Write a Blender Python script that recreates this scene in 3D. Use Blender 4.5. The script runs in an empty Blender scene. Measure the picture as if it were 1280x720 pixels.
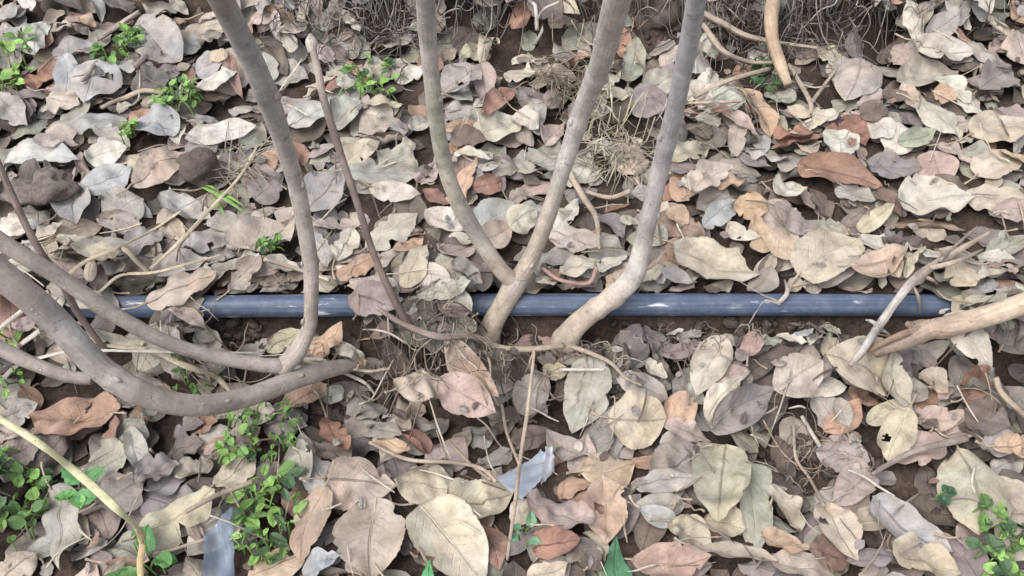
import bpy, math, random, re
import numpy as np
from mathutils import Vector

R = np.random.RandomState(11)
random.seed(11)
sc = bpy.context.scene
COL = sc.collection
rad = math.radians

# ------------------------------------------------------------------ camera (real units: metres)
CAM = np.array([0.0, -0.496, 0.627])
PITCH = rad(50.0)
F = 640 / math.tan(rad(30))
FW = np.array([0, math.cos(PITCH), -math.sin(PITCH)])
UP = np.array([0, math.sin(PITCH), math.cos(PITCH)])
cam_d = bpy.data.cameras.new("camera"); cam = bpy.data.objects.new("camera", cam_d); COL.objects.link(cam)
cam.location = CAM; cam.rotation_euler = (rad(90) - PITCH, 0, 0)
cam_d.sensor_width = 36; cam_d.angle = rad(60); cam_d.clip_start = 0.01; cam_d.clip_end = 500
sc.camera = cam


def ray(px, py):
    d = FW + np.array([1, 0, 0]) * (px - 640) / F - UP * (py - 360) / F
    return d


def at(px, py, z):
    d = ray(px, py); t = (z - CAM[2]) / d[2]
    return CAM + d * t


def project(p):
    q = np.asarray(p) - CAM
    dep = q @ FW
    return 640 + q[..., 0] / dep * F, 360 - (q @ UP) / dep * F


def depth(p):
    return float((np.asarray(p) - CAM) @ FW)


# ------------------------------------------------------------------ terrain
def sstep(a, b, x):
    t = np.clip((x - a) / (b - a), 0, 1)
    return t * t * (3 - 2 * t)


_ph = np.random.RandomState(5).rand(40, 4)


def bumps(x, y, f, n=10, o=0):
    s = 0
    for k in range(n):
        a = _ph[(k + o) % 40]
        th = a[0] * 6.283
        ff = f * (0.6 + 0.9 * a[1])
        s = s + np.sin((x * math.cos(th) + y * math.sin(th)) * ff + a[2] * 6.283)
    return s / math.sqrt(n)


HOLLOWS = []
for px, py, r, dp in [(1000, 572, .05, .02), (545, 465, .05, .016), (450, 515, .04, .012), (1130, 660, .035, .012),
                      (300, 415, .035, .008), (690, 470, .03, .01), (1085, 690, .03, .01), (270, 690, .03, .008),
                      (1110, 465, .03, .01), (225, 265, .02, .01), (510, 300, .02, .01), (790, 315, .02, .012), (80, 290, .02, .008),
                      (960, 205, .02, .012), (1090, 60, .035, .015), (660, 215, .02, .008), (460, 570, .03, .01)]:
    p = at(px, py, 0); HOLLOWS.append((p[0], p[1], r, dp))


def T(x, y):
    x = np.asarray(x, float); y = np.asarray(y, float)
    z = 0.004 * bumps(x, y, 30) + 0.0025 * bumps(x, y, 80, o=7)
    dz = np.where(y < 0, 1.0, 0.0)
    z = z * sstep(0.0, 0.05, np.abs(y)) - 0.012 * sstep(0.002, -0.012, y) - 0.026 * sstep(-0.008, -0.05, y) + 0.012 * sstep(-0.10, -0.25, y)
    # ground behind the pipe swells and then the bank rises
    z = z + 0.012 * sstep(0.03, 0.2, y)
    start = 0.365 + 0.02 * np.sin(x * 9 + 1) + 0.10 * sstep(0.36, 0.62, x) + 0.07 * sstep(-0.25, -0.5, x)
    b = sstep(0, 0.17, y - start)
    z = z + 0.13 * b + 0.02 * b * bumps(x, y, 28, o=3) * 0.6
    for hx, hy, r, dp in HOLLOWS:
        z = z - dp * np.exp(-((x - hx) ** 2 + (y - hy) ** 2) / (2 * (r * .6) ** 2))
    far = sstep(1.5, 4, np.sqrt(x * x + y * y))
    return z * (1 - far) + 0.05 * far


# ------------------------------------------------------------------ height field the litter is stacked on
CELL = 0.0022
X0, X1, Y0, Y1 = -1.0, 1.0, -0.42, 0.80
NX, NY = int((X1 - X0) / CELL), int((Y1 - Y0) / CELL)
gx, gy = np.meshgrid(X0 + (np.arange(NX) + .5) * CELL, Y0 + (np.arange(NY) + .5) * CELL, indexing="ij")
H = T(gx, gy)
PIPE_R, PIPE_Z = 0.0100, 0.0115


def pipe_axis(x):
    return 0.0012 * np.sin(x * 5 + .4), PIPE_Z + 0.0008 * np.sin(x * 7 + 2)


_py, _pz = pipe_axis(gx)
_d = np.abs(gy - _py)
H = np.where(_d < PIPE_R, np.maximum(H, _pz + np.sqrt(np.maximum(PIPE_R ** 2 - _d ** 2, 0))), H)


def idx(x, y):
    return (np.clip(((x - X0) / CELL).astype(int), 1, NX - 2), np.clip(((y - Y0) / CELL).astype(int), 1, NY - 2))


def Hs(x, y):
    i, j = idx(np.asarray(x), np.asarray(y))
    h = H[i, j]
    for a, b in ((1, 0), (-1, 0), (0, 1), (0, -1)):
        h = np.maximum(h, H[i + a, j + b])
    return h


def onH(px, py, h=0.0):
    z = 0.01
    for _ in range(14):
        p = at(px, py, z)
        z = .5 * z + .5 * (float(Hs(np.array([p[0]]), np.array([p[1]]))[0]) + h)
    return at(px, py, z)


def onT(px, py, h=0.012):
    z = 0.0
    for _ in range(14):
        p = at(px, py, z); z = .5 * z + .5 * (float(T(p[0], p[1])) + h)
    return at(px, py, z)


# ------------------------------------------------------------------ materials
def lin(c):
    return tuple(((v / 255) / 12.92 if v / 255 <= .04045 else ((v / 255 + .055) / 1.055) ** 2.4) for v in c)


class NT:
    def __init__(s, name):
        s.m = bpy.data.materials.new(name); s.m.use_nodes = True
        s.t = s.m.node_tree; s.t.nodes.clear()
        s.out = s.n("ShaderNodeOutputMaterial")

    def n(s, k, **kw):
        o = s.t.nodes.new(k)
        for a, b in kw.items():
            if a.startswith("i_"):
                key = a[2:]
                key = int(key) if key.isdigit() else key.replace("_", " ")
                if isinstance(b, bpy.types.NodeSocket):
                    s.t.links.new(b, o.inputs[key])
                else:
                    o.inputs[key].default_value = b
            else:
                setattr(o, a, b)
        return o

    def l(s, a, b):
        s.t.links.new(a, b)

    def math(s, op, a, b=0.0, c=0.0):
        o = s.n("ShaderNodeMath", operation=op)
        for i, v in enumerate((a, b, c)):
            if isinstance(v, bpy.types.NodeSocket):
                s.l(v, o.inputs[i])
            else:
                o.inputs[i].default_value = v
        return o.outputs[0]

    def ramp(s, v, a, b, c, d):
        o = s.n("ShaderNodeMapRange", interpolation_type="SMOOTHSTEP")
        s.l(v, o.inputs[0])
        for i, q in enumerate((a, b, c, d)):
            o.inputs[i + 1].default_value = q
        return o.outputs[0]

    def noise(s, vec, scale, detail=4, rough=.6):
        o = s.n("ShaderNodeTexNoise"); s.l(vec, o.inputs["Vector"])
        o.inputs["Scale"].default_value = scale; o.inputs["Detail"].default_value = detail; o.inputs["Roughness"].default_value = rough
        return o.outputs[0]

    def mix(s, f, a, b, mode="MIX"):
        o = s.n("ShaderNodeMix", data_type="RGBA", blend_type=mode)
        for i, v in ((0, f), (6, a), (7, b)):
            if isinstance(v, bpy.types.NodeSocket):
                s.l(v, o.inputs[i])
            else:
                o.inputs[i].default_value = v if i == 0 else tuple(v)[:3] + (1,)
        return o.outputs[2]

    def scale(s, col, f):
        o = s.n("ShaderNodeVectorMath", operation="SCALE"); s.l(col, o.inputs[0])
        if isinstance(f, bpy.types.NodeSocket):
            s.l(f, o.inputs[3])
        else:
            o.inputs[3].default_value = f
        return o.outputs[0]


def leaf_material(name, translucent, vein_gain, rough, spec, mottle=(.72, 1.2)):
    g = NT(name)
    at_ = g.n("ShaderNodeAttribute", attribute_name="luv"); tint = g.n("ShaderNodeAttribute", attribute_name="tint").outputs["Color"]
    sp = g.n("ShaderNodeSeparateXYZ"); g.l(at_.outputs["Vector"], sp.inputs[0])
    u, v, sd = sp.outputs
    pos = g.n("ShaderNodeNewGeometry").outputs["Position"]
    av = g.math("ABSOLUTE", v)
    mid = g.ramp(av, .015, .06, 1, 0)
    wob = g.noise(pos, 70, 2)
    t = g.math("ADD", g.math("SUBTRACT", g.math("MULTIPLY", u, 9.0), g.math("MULTIPLY", av, 2.6)), g.math("MULTIPLY", wob, .8))
    t = g.math("ADD", t, g.math("MULTIPLY", g.math("SIGN", v), .22))
    side = g.math("MULTIPLY", g.ramp(g.math("PINGPONG", t, .5), .0, .11, 1, 0), g.ramp(av, .5, 1.0, 1, .2))
    side = g.math("MULTIPLY", side, g.ramp(g.noise(pos, 60, 2), .35, .65, .25, 1))
    n1 = g.noise(pos, 55, 5, .62); n2 = g.noise(pos, 330, 4, .65); n3 = g.noise(pos, 24, 3, .5)
    f = g.ramp(n1, .25, .75, mottle[0], mottle[1])
    f = g.math("MULTIPLY", f, g.ramp(n2, .3, .7, .90, 1.08))
    # stains and specks with their own outline
    blot = g.ramp(g.noise(pos, 42, 6, .7), .60, .70, 0, 1)
    speck = g.ramp(g.noise(pos, 420, 2, .5), .70, .76, 0, 1)
    f = g.math("MULTIPLY", f, g.math("SUBTRACT", 1.0, g.math("MULTIPLY", blot, .30)))
    f = g.math("MULTIPLY", f, g.math("SUBTRACT", 1.0, g.math("MULTIPLY", speck, .30)))
    vein = g.math("MULTIPLY", g.math("MAXIMUM", mid, g.math("MULTIPLY", side, .28)), vein_gain)
    sgn = g.math("SUBTRACT", g.math("MULTIPLY", g.math("GREATER_THAN", sd, .45), 1.6), .7)
    f = g.math("MULTIPLY", f, g.math("ADD", 1.0, g.math("MULTIPLY", vein, sgn)))
    col = g.scale(tint, f)
    warm = g.mix(g.ramp(n3, .3, .7, 0, 1), (1.05, .995, .94), (.97, 1.0, 1.04))
    col = g.mix(1.0, col, warm, "MULTIPLY")
    pale = g.math("MULTIPLY", g.ramp(g.noise(pos, 33, 6, .72), .55, .66, 0, .45), g.ramp(sd, .5, .6, 0, 1))
    col = g.mix(pale, col, g.scale(tint, 1.18))
    rim = g.ramp(av, .90, 1.0, 0, .22)
    col = g.scale(col, g.math("SUBTRACT", 1.0, g.math("MULTIPLY", rim, g.ramp(n1, .4, .6, 0, 1))))
    hgt = g.math("ADD", g.math("MULTIPLY", g.math("MAXIMUM", mid, g.math("MULTIPLY", side, .4)), -.5), g.math("MULTIPLY", n1, .9))
    hgt = g.math("ADD", hgt, g.math("MULTIPLY", n2, .14))
    bp = g.n("ShaderNodeBump", i_Strength=.7, i_Distance=.0024, i_Height=hgt)
    pb = g.n("ShaderNodeBsdfPrincipled", i_Base_Color=col, i_Roughness=rough, i_Normal=bp.outputs[0])
    pb.inputs["Specular IOR Level"].default_value = spec
    tr = g.n("ShaderNodeBsdfTranslucent", i_Color=g.scale(col, .8), i_Normal=bp.outputs[0])
    ms = g.n("ShaderNodeMixShader", i_0=translucent); g.l(pb.outputs[0], ms.inputs[1]); g.l(tr.outputs[0], ms.inputs[2])
    g.l(ms.outputs[0], g.out.inputs[0])
    return g.m


M_LEAF = leaf_material("dry_leaf_surface", .12, .13, .66, .32)
M_GREEN = leaf_material("green_leaf_surface", .25, .25, .5, .4, (.8, 1.15))


def bark_material(name, streak, spots):
    g = NT(name)
    pos = g.n("ShaderNodeNewGeometry").outputs["Position"]; tint = g.n("ShaderNodeAttribute", attribute_name="tint").outputs["Color"]
    luv = g.n("ShaderNodeAttribute", attribute_name="luv").outputs["Vector"]
    n1 = g.noise(pos, 45, 5, .6); n2 = g.noise(pos, 260, 4, .6)
    sv = g.n("ShaderNodeVectorMath", operation="MULTIPLY", i_1=(10.0, .35, 1.0)); g.l(luv, sv.inputs[0])
    st = g.noise(sv.outputs[0], 3.0, 5, .65)
    f = g.math("MULTIPLY", g.ramp(n1, .28, .72, .74, 1.2), g.ramp(st, .3, .7, 1 - streak, 1 + streak))
    f = g.math("MULTIPLY", f, g.ramp(n2, .3, .7, .9, 1.1))
    vo = g.n("ShaderNodeTexVoronoi", i_Scale=170.0); g.l(pos, vo.inputs["Vector"])
    sel = g.ramp(g.noise(pos, 85, 1), .55, .6, 0, 1)
    lent = g.math("MULTIPLY", g.ramp(vo.outputs["Distance"], .10, .2, 1, 0), sel)
    col = g.scale(tint, f)
    col = g.mix(g.math("MULTIPLY", lent, spots), col, (.50, .46, .42))
    pat = g.ramp(g.noise(pos, 30, 5, .7), .54, .62, 0, .34)
    col = g.mix(pat, col, g.scale(tint, .60))
    dots = g.math("MULTIPLY", g.ramp(g.noise(pos, 700, 2, .5), .64, .70, 0, 1), .28)
    col = g.scale(col, g.math("SUBTRACT", 1.0, dots))
    scar = g.ramp(g.noise(pos, 150, 3, .6), .66, .69, 0, .35)
    col = g.scale(col, g.math("SUBTRACT", 1.0, scar))
    lich = g.math("MULTIPLY", g.ramp(g.noise(pos, 75, 5, .75), .60, .66, 0, 1), spots)
    col = g.mix(g.math("MULTIPLY", lich, .5), col, (.46, .46, .42))
    h = g.math("ADD", g.math("MULTIPLY", n1, .6), g.math("ADD", g.math("MULTIPLY", n2, .4), g.math("ADD", g.math("MULTIPLY", lent, .8), g.math("MULTIPLY", st, .8))))
    bp = g.n("ShaderNodeBump", i_Strength=.75, i_Distance=.0016, i_Height=h)
    pb = g.n("ShaderNodeBsdfPrincipled", i_Base_Color=col, i_Roughness=.62, i_Normal=bp.outputs[0]); pb.inputs["Specular IOR Level"].default_value = .3
    g.l(pb.outputs[0], g.out.inputs[0])
    return g.m


M_BARK = bark_material("smooth_young_bark", .07, .55)
M_TWIG = bark_material("dry_twig_bark", .18, .15)
M_STRAW = bark_material("dry_straw", .22, .0)


def soil_material():
    g = NT("damp_soil")
    pos = g.n("ShaderNodeNewGeometry").outputs["Position"]
    n1 = g.noise(pos, 40, 6, .65); n2 = g.noise(pos, 300, 5, .7); n3 = g.noise(pos, 9, 3)
    c = g.mix(g.ramp(n1, .3, .7, 0, 1), lin((44, 37, 33)), lin((82, 70, 62)))
    c = g.mix(g.ramp(n3, .4, .65, 0, .5), c, lin((76, 66, 60)))
    c = g.scale(c, g.ramp(n2, .3, .7, .65, 1.25))
    bp = g.n("ShaderNodeBump", i_Strength=.9, i_Distance=.004, i_Height=g.math("ADD", n1, g.math("MULTIPLY", n2, .5)))
    pb = g.n("ShaderNodeBsdfPrincipled", i_Base_Color=c, i_Roughness=.92, i_Normal=bp.outputs[0]); pb.inputs["Specular IOR Level"].default_value = .15
    g.l(pb.outputs[0], g.out.inputs[0])
    return g.m


def pipe_material():
    g = NT("scuffed_blue_black_plastic")
    pos = g.n("ShaderNodeNewGeometry").outputs["Position"]
    mp = g.n("ShaderNodeMapping", i_Scale=(26, 190, 190)); g.l(pos, mp.inputs[0])
    s1 = g.noise(mp.outputs[0], 1.0, 5, .7)
    scuff = g.math("MULTIPLY", g.ramp(s1, .58, .66, 0, 1), g.ramp(g.noise(pos, 14, 2), .44, .56, 0, 1))
    dust = g.ramp(g.noise(pos, 60, 6, .7), .40, .72, .1, .65)
    mp2 = g.n("ShaderNodeMapping", i_Scale=(6, 400, 400)); g.l(pos, mp2.inputs[0])
    lines = g.ramp(g.noise(mp2.outputs[0], 1.0, 2, .5), .35, .7, .8, 1.2)
    c = g.mix(dust, lin((64, 77, 100)), lin((106, 114, 130)))
    c = g.scale(c, lines)
    c = g.mix(g.math("MULTIPLY", scuff, .8), c, lin((205, 208, 215)))
    grit = g.ramp(g.noise(pos, 500, 3, .6), .66, .72, 0, .6)
    c = g.mix(grit, c, lin((150, 140, 130)))
    bp = g.n("ShaderNodeBump", i_Strength=.25, i_Distance=.0008, i_Height=g.math("ADD", g.noise(pos, 160, 4), scuff))
    pb = g.n("ShaderNodeBsdfPrincipled", i_Base_Color=c, i_Roughness=.55, i_Normal=bp.outputs[0])
    g.l(pb.outputs[0], g.out.inputs[0])
    return g.m


def plastic_material():
    g = NT("weathered_plastic_film")
    tint = g.n("ShaderNodeAttribute", attribute_name="tint").outputs["Color"]
    pos = g.n("ShaderNodeNewGeometry").outputs["Position"]
    c = g.scale(tint, g.ramp(g.noise(pos, 60, 5), .3, .7, .8, 1.12))
    bp = g.n("ShaderNodeBump", i_Strength=.4, i_Distance=.001, i_Height=g.noise(pos, 90, 4))
    pb = g.n("ShaderNodeBsdfPrincipled", i_Base_Color=c, i_Roughness=.28, i_Normal=bp.outputs[0])
    tr = g.n("ShaderNodeBsdfTransparent")
    ms = g.n("ShaderNodeMixShader", i_0=.22); g.l(pb.outputs[0], ms.inputs[1]); g.l(tr.outputs[0], ms.inputs[2])
    g.l(ms.outputs[0], g.out.inputs[0])
    return g.m


M_SOIL, M_PIPE, M_FILM = soil_material(), pipe_material(), plastic_material()


# ------------------------------------------------------------------ mesh helpers
class Bag:
    def __init__(s):
        s.v, s.f, s.luv, s.tint, s.n = [], [], [], [], 0

    def add(s, v, f, luv, tint):
        v = np.asarray(v, float).reshape(-1, 3)
        s.v.append(v); s.f.append(np.asarray(f, int) + s.n)
        s.luv.append(np.broadcast_to(np.asarray(luv, float), (len(v), 3)))
        t = np.asarray(tint, float)
        s.tint.append(np.broadcast_to(t, (len(v), 3)))
        s.n += len(v)

    def build(s, name, mat, parent=None, origin=None):
        v = np.concatenate(s.v); luv = np.concatenate(s.luv); tint = np.concatenate(s.tint); f = np.concatenate(s.f)
        o0 = np.zeros(3) if origin is None else np.asarray(origin, float)
        me = bpy.data.meshes.new(name)
        me.vertices.add(len(v)); me.vertices.foreach_set("co", (v - o0).astype(np.float32).ravel())
        nf = len(f)
        me.loops.add(nf * 4); me.loops.foreach_set("vertex_index", f.astype(np.int32).ravel())
        me.polygons.add(nf); me.polygons.foreach_set("loop_start", np.arange(0, nf * 4, 4, dtype=np.int32))
        me.polygons.foreach_set("loop_total", np.full(nf, 4, dtype=np.int32))
        me.polygons.foreach_set("use_smooth", np.ones(nf, dtype=bool))
        a = me.attributes.new("luv", "FLOAT_VECTOR", "POINT"); a.data.foreach_set("vector", luv.astype(np.float32).ravel())
        a = me.attributes.new("tint", "FLOAT_COLOR", "POINT")
        a.data.foreach_set("color", np.concatenate([tint, np.ones((len(v), 1))], 1).astype(np.float32).ravel())
        me.update(); me.validate()
        me.materials.append(mat)
        ob = bpy.data.objects.new(name, me); COL.objects.link(ob)
        if parent is None:
            ob.location = o0
        else:
            ob.parent = parent; ob.location = o0 - np.array(parent.location)
        return ob


def empty(name, loc):
    o = bpy.data.objects.new(name, None); o.empty_display_size = .01; COL.objects.link(o); o.location = tuple(loc)
    return o


def tag(o, label=None, cat=None, group=None, kind=None):
    for k, v in (("label", label), ("category", cat), ("group", group), ("kind", kind)):
        if v:
            o[k] = v
    return o


def grid_faces(nu, nv):
    i, j = np.meshgrid(np.arange(nu), np.arange(nv), indexing="ij")
    a = (i * (nv + 1) + j).ravel()
    return np.stack([a, a + nv + 1, a + nv + 2, a + 1], 1)


def spline(P, n):
    P = np.asarray(P, float)
    if len(P) == 2:
        t = np.linspace(0, 1, n)[:, None]
        return P[0] * (1 - t) + P[1] * t
    Q = np.vstack([2 * P[0] - P[1], P, 2 * P[-1] - P[-2]])
    out = []
    m = len(P) - 1
    for s in np.linspace(0, m, n):
        k = min(int(s), m - 1); t = s - k
        p0, p1, p2, p3 = Q[k:k + 4]
        out.append(.5 * (2 * p1 + (p2 - p0) * t + (2 * p0 - 5 * p1 + 4 * p2 - p3) * t * t + (3 * p1 - p0 - 3 * p2 + p3) * t ** 3))
    return np.array(out)


def tube(bag, P, r, tint, sides=8, n=None, rough=0.0, flat=1.0, seed=0, cap=True, knots=()):
    """a tapered tube along P (k,3); r: radius per control point"""
    P = np.asarray(P, float); k = len(P)
    r = np.broadcast_to(np.asarray(r, float), (k,))
    n = n or max(6, k * 4)
    tint = np.asarray(tint, float)
    if tint.ndim == 1:
        tint = np.repeat(tint[None], k, 0)
    S = spline(np.hstack([P, r[:, None], tint]), n)
    C, rr, tt = S[:, :3], np.maximum(S[:, 3], 2e-4), np.clip(S[:, 4:], 0, 1)
    rr = rr.copy()
    tpar = np.linspace(0, 1, n)
    for kt, kw, ka in knots:
        rr *= 1 + ka * np.exp(-((tpar - kt) / kw) ** 2)
    D = np.gradient(C, axis=0); D /= np.linalg.norm(D, axis=1)[:, None] + 1e-12
    ref = np.array([0.13, 0.2, 1.0]); ref /= np.linalg.norm(ref)
    if abs(D[n // 2] @ ref) > .93:
        ref = np.array([1.0, .2, 0.1])
    A = np.cross(D, ref); A /= np.linalg.norm(A, axis=1)[:, None] + 1e-12
    B = np.cross(D, A)
    rs = np.random.RandomState(seed)
    th = np.linspace(0, 2 * math.pi, sides + 1)
    L = np.concatenate([[0], np.cumsum(np.linalg.norm(np.diff(C, axis=0), axis=1))])
    q = 1
    if rough:
        w = np.zeros((n, sides + 1))
        for _ in range(9):
            kk = rs.randint(1, 5); fr = rs.uniform(10, 70)
            w += rs.uniform(.3, 1) * np.sin(L[:, None] * fr + kk * th[None] + rs.rand() * 6.28)
        q = 1 + rough * w / 4
    ca, sa = np.cos(th)[None, :, None] * q[..., None] if rough else np.cos(th)[None, :, None], np.sin(th)[None, :, None] * (q[..., None] if rough else 1)
    V = C[:, None] + rr[:, None, None] * (A[:, None] * ca + flat * B[:, None] * sa)
    if cap:
        V = np.concatenate([np.repeat(C[:1], sides + 1, 0)[None], V, np.repeat(C[-1:], sides + 1, 0)[None]])
        tt = np.vstack([tt[:1], tt, tt[-1:]]); L = np.concatenate([L[:1], L, L[-1:]]); n += 2
    luv = np.zeros((n, sides + 1, 3)); luv[..., 0] = np.linspace(0, 1, sides + 1)[None]; luv[..., 1] = L[:, None] * 20; luv[..., 2] = seed % 97
    bag.add(V.reshape(-1, 3), grid_faces(n - 1, sides), luv.reshape(-1, 3), np.repeat(tt[:, None], sides + 1, 1).reshape(-1, 3))


# ------------------------------------------------------------------ leaves
PAL = dict(b=(188, 172, 149), g=(168, 160, 151), p=(180, 159, 149), r=(154, 116, 98), o=(190, 159, 132), d=(116, 103, 93),
           v=(142, 131, 129), y=(190, 180, 150), c=(198, 190, 173), n=(162, 161, 142), w=(166, 168, 169))
CNAME = dict(b="beige", g="grey-beige", p="pinkish brown", r="rust brown", o="orange-tan", d="dark brown", v="purple-grey",
             y="yellowish", c="pale cream", n="greenish grey", w="bluish grey")
DARKEN = 0.90


def tint_of(code, rs, jit=.08):
    c = np.mean([np.array(lin(PAL[k])) for k in code], axis=0)
    m = c.mean(); c = m + (c - m) * (.80 if code[0] in "ro" else .76)
    return np.clip(c * DARKEN * (1 + rs.uniform(-1, 1) * jit) * (1 + rs.uniform(-1, 1, 3) * .025), .01, .9)


def leaf_shape(L, W, curl, rs, nu, nv):
    """local leaf surface: x along the midrib (0..L), y across, z up"""
    u = np.linspace(0, 1, nu + 1)[:, None]; v = np.linspace(-1, 1, nv + 1)[None]
    a = rs.uniform(.62, 1.08); b = rs.uniform(.5, .85)
    f = np.sin(math.pi * np.clip(u, 0, 1) ** a)
    f = np.clip(f, 0, 1) ** b
    f = f * (1 - .35 * sstep(.78, 1.0, u))
    f = f / f.max()
    ew = np.zeros((nu + 1, 2))
    for _ in range(6):
        fr = rs.uniform(3, 24); ew += rs.uniform(.3, 1) * min(1.3, 9 / fr) * np.stack([np.sin(u[:, 0] * fr + rs.rand() * 6), np.sin(u[:, 0] * fr + rs.rand() * 6)], 1)
    ew = 1 + .026 * ew
    if nu > 20:
        ew += .022 * (np.abs(((u * nu * .5) % 1) - .5) - .25) * 2 + rs.uniform(-.018, .018, (nu + 1, 2))
    for _ in range(rs.poisson(1.8 if nu > 20 else 1.2)):       # nibbled notches and splits
        s = rs.randint(2); u0 = rs.uniform(.15, .95); w0 = rs.uniform(.02, .07)
        ew[:, s] *= 1 - rs.uniform(.06, .34) * np.exp(-((u[:, 0] - u0) / w0) ** 2)
    if nu > 20 and rs.rand() < .35:                            # a torn side
        s = rs.randint(2); u0 = rs.uniform(.2, .9); ew[:, s] *= 1 - rs.uniform(.35, .7) * np.exp(-(np.abs(u[:, 0] - u0) / rs.uniform(.015, .05)) ** 1.3)
    ew[:, 0] *= rs.uniform(.85, 1.05); ew[:, 1] *= rs.uniform(.85, 1.05)
    side = np.where(v < 0, ew[:, :1], ew[:, 1:])
    hw = W / 2 * f * side
    x = u * L * np.ones_like(v); s = v * hw
    kx = rs.uniform(-.8, .8) * (1 if curl != "f" else .5)    # lengthwise bend, radians over the leaf
    ky = rs.uniform(-.5, .5)
    fold = rs.uniform(0, .12)
    wav = rs.uniform(.010, .034) * L
    tipc = rs.choice([0, 0, 1]) * rs.uniform(-.8, 1.0)
    crump = 0.042 * L
    if curl == "u":
        ky = rs.uniform(.45, 1.05); wav *= 1.2
    elif curl == "d":
        ky = -rs.uniform(.4, .95); kx = -abs(kx) * .8
    elif curl == "v":
        fold = rs.uniform(.25, .5)
    elif curl == "k":
        crump = .065 * L; wav *= 2; ky = rs.uniform(-1, 1.3)
    elif curl == "a":
        kx = -rs.uniform(1.0, 1.5); ky = -rs.uniform(.2, .7)
    elif curl == "t":
        ky = rs.uniform(2.2, 3.4)
    elif curl == "f":
        ky *= .5; wav *= .6; tipc *= .4
    ang = ky * v * np.clip(hw / (W / 2), .25, 1)
    Rr = hw / np.where(np.abs(ky) < .05, .05, np.abs(ky)) / np.clip(hw / (W / 2), .25, 1)
    if abs(ky) >= .05:
        y = Rr * np.sin(np.abs(ky) * v * np.clip(hw / (W / 2), .25, 1))
        z = np.sign(ky) * Rr * (1 - np.cos(ang))
    else:
        y, z = s, 0 * s
    z = z + fold * np.abs(y)
    for sgn in (-1, 1):
        m = (v * sgn > 0)
        for _ in range(3):
            z = z + m * wav * np.abs(v) ** 2 * rs.uniform(.4, 1) * np.sin(u * rs.uniform(4, 17) + rs.rand() * 6.28)
    for _ in range(7):
        th = rs.rand() * 6.28; fr = rs.uniform(5, 22)
        z = z + crump * rs.uniform(.1, .45) * np.sin((u * math.cos(th) + (s / L) * math.sin(th)) * fr + rs.rand() * 6.28)
    z = z - .0007 * np.exp(-(v / .12) ** 2)
    # lengthwise arc
    kk = kx if abs(kx) > .05 else .05
    rho = L / kk
    a_ = (u - .5) * kk + tipc * sstep(.6, 1, u) * .5
    cx = rho * np.sin((u - .5) * kk); cz = rho * (1 - np.cos((u - .5) * kk)) + tipc * .12 * L * sstep(.6, 1, u) ** 2
    X = cx - np.sin(a_) * z; Z = cz + np.cos(a_) * z
    Y = y + rs.uniform(-.10, .10) * L * ((u - .5) ** 2 * 4 - .5)
    U = u * np.ones_like(v); Vv = v * np.ones_like(u)
    return np.stack([X, Y, Z], -1), np.stack([U, Vv, np.full_like(U, rs.rand())], -1)


PIPE_KEEP = [(270, 432), (642, 1164)]
STEM_KEEP = [(596, 370, 742, 428)]


def blocked(V, hero=False):
    x, y = project(V.reshape(-1, 3))
    for a, b in PIPE_KEEP:
        lo, hi = (370, 394) if hero else (368.5, 398)
        if np.any((x > a) & (x < b) & (y > lo) & (y < hi)):
            return True
    if not hero:
        for a, c, b, d in STEM_KEEP:
            if np.any((x > a) & (x < b) & (y > c) & (y < d)):
                return True
    return False


def settle(P, cx, cy, ang, rs, tilt=.14, q=.86, lift=.0006, maxslope=.55):
    """lay a leaf onto what is already there"""
    ca, sa = math.cos(ang), math.sin(ang)
    wx = cx + P[..., 0] * ca - P[..., 1] * sa; wy = cy + P[..., 0] * sa + P[..., 1] * ca
    h = Hs(wx, wy)
    A = np.stack([wx.ravel() - cx, wy.ravel() - cy, np.ones(wx.size)], 1)
    c, *_ = np.linalg.lstsq(A, h.ravel(), rcond=None)
    gxs, gys = c[0], c[1]
    m = math.hypot(gxs, gys)
    if m > maxslope:
        gxs, gys = gxs * maxslope / m, gys * maxslope / m
    gxs += rs.uniform(-tilt, tilt); gys += rs.uniform(-tilt, tilt)
    n = np.array([-gxs, -gys, 1.0]); n /= np.linalg.norm(n)
    X = np.array([ca, sa, gxs * ca + gys * sa]); X /= np.linalg.norm(X); Yv = np.cross(n, X)
    V = np.array([cx, cy, 0.0]) + P[..., :1] * X + P[..., 1:2] * Yv + P[..., 2:] * n
    h = Hs(V[..., 0], V[..., 1])
    V[..., 2] += np.quantile(h - V[..., 2], q) + lift
    over = (h - V[..., 2]).max()
    if over > .008:                                 # too stiff to drape over a step: bridge it instead
        V[..., 2] += over - .008
    zc = np.maximum(V[..., 2], h + lift)
    d = zc - V[..., 2]                              # push up softly where the leaf would sink into those below
    for _ in range(2):
        dd = np.pad(d, 1, mode="edge")
        d = np.maximum(d, .25 * (dd[:-2, 1:-1] + dd[2:, 1:-1] + dd[1:-1, :-2] + dd[1:-1, 2:]))
    V[..., 2] += d
    return V


def stamp(V):
    a = V
    m = .5 * (a[1:] + a[:-1]); b = np.empty((a.shape[0] * 2 - 1,) + a.shape[1:]); b[::2] = a; b[1::2] = m
    m = .5 * (b[:, 1:] + b[:, :-1]); c = np.empty((b.shape[0], b.shape[1] * 2 - 1, 3)); c[:, ::2] = b; c[:, 1::2] = m
    p = c.reshape(-1, 3)
    i, j = idx(p[:, 0], p[:, 1]); np.maximum.at(H, (i, j), p[:, 2])


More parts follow.
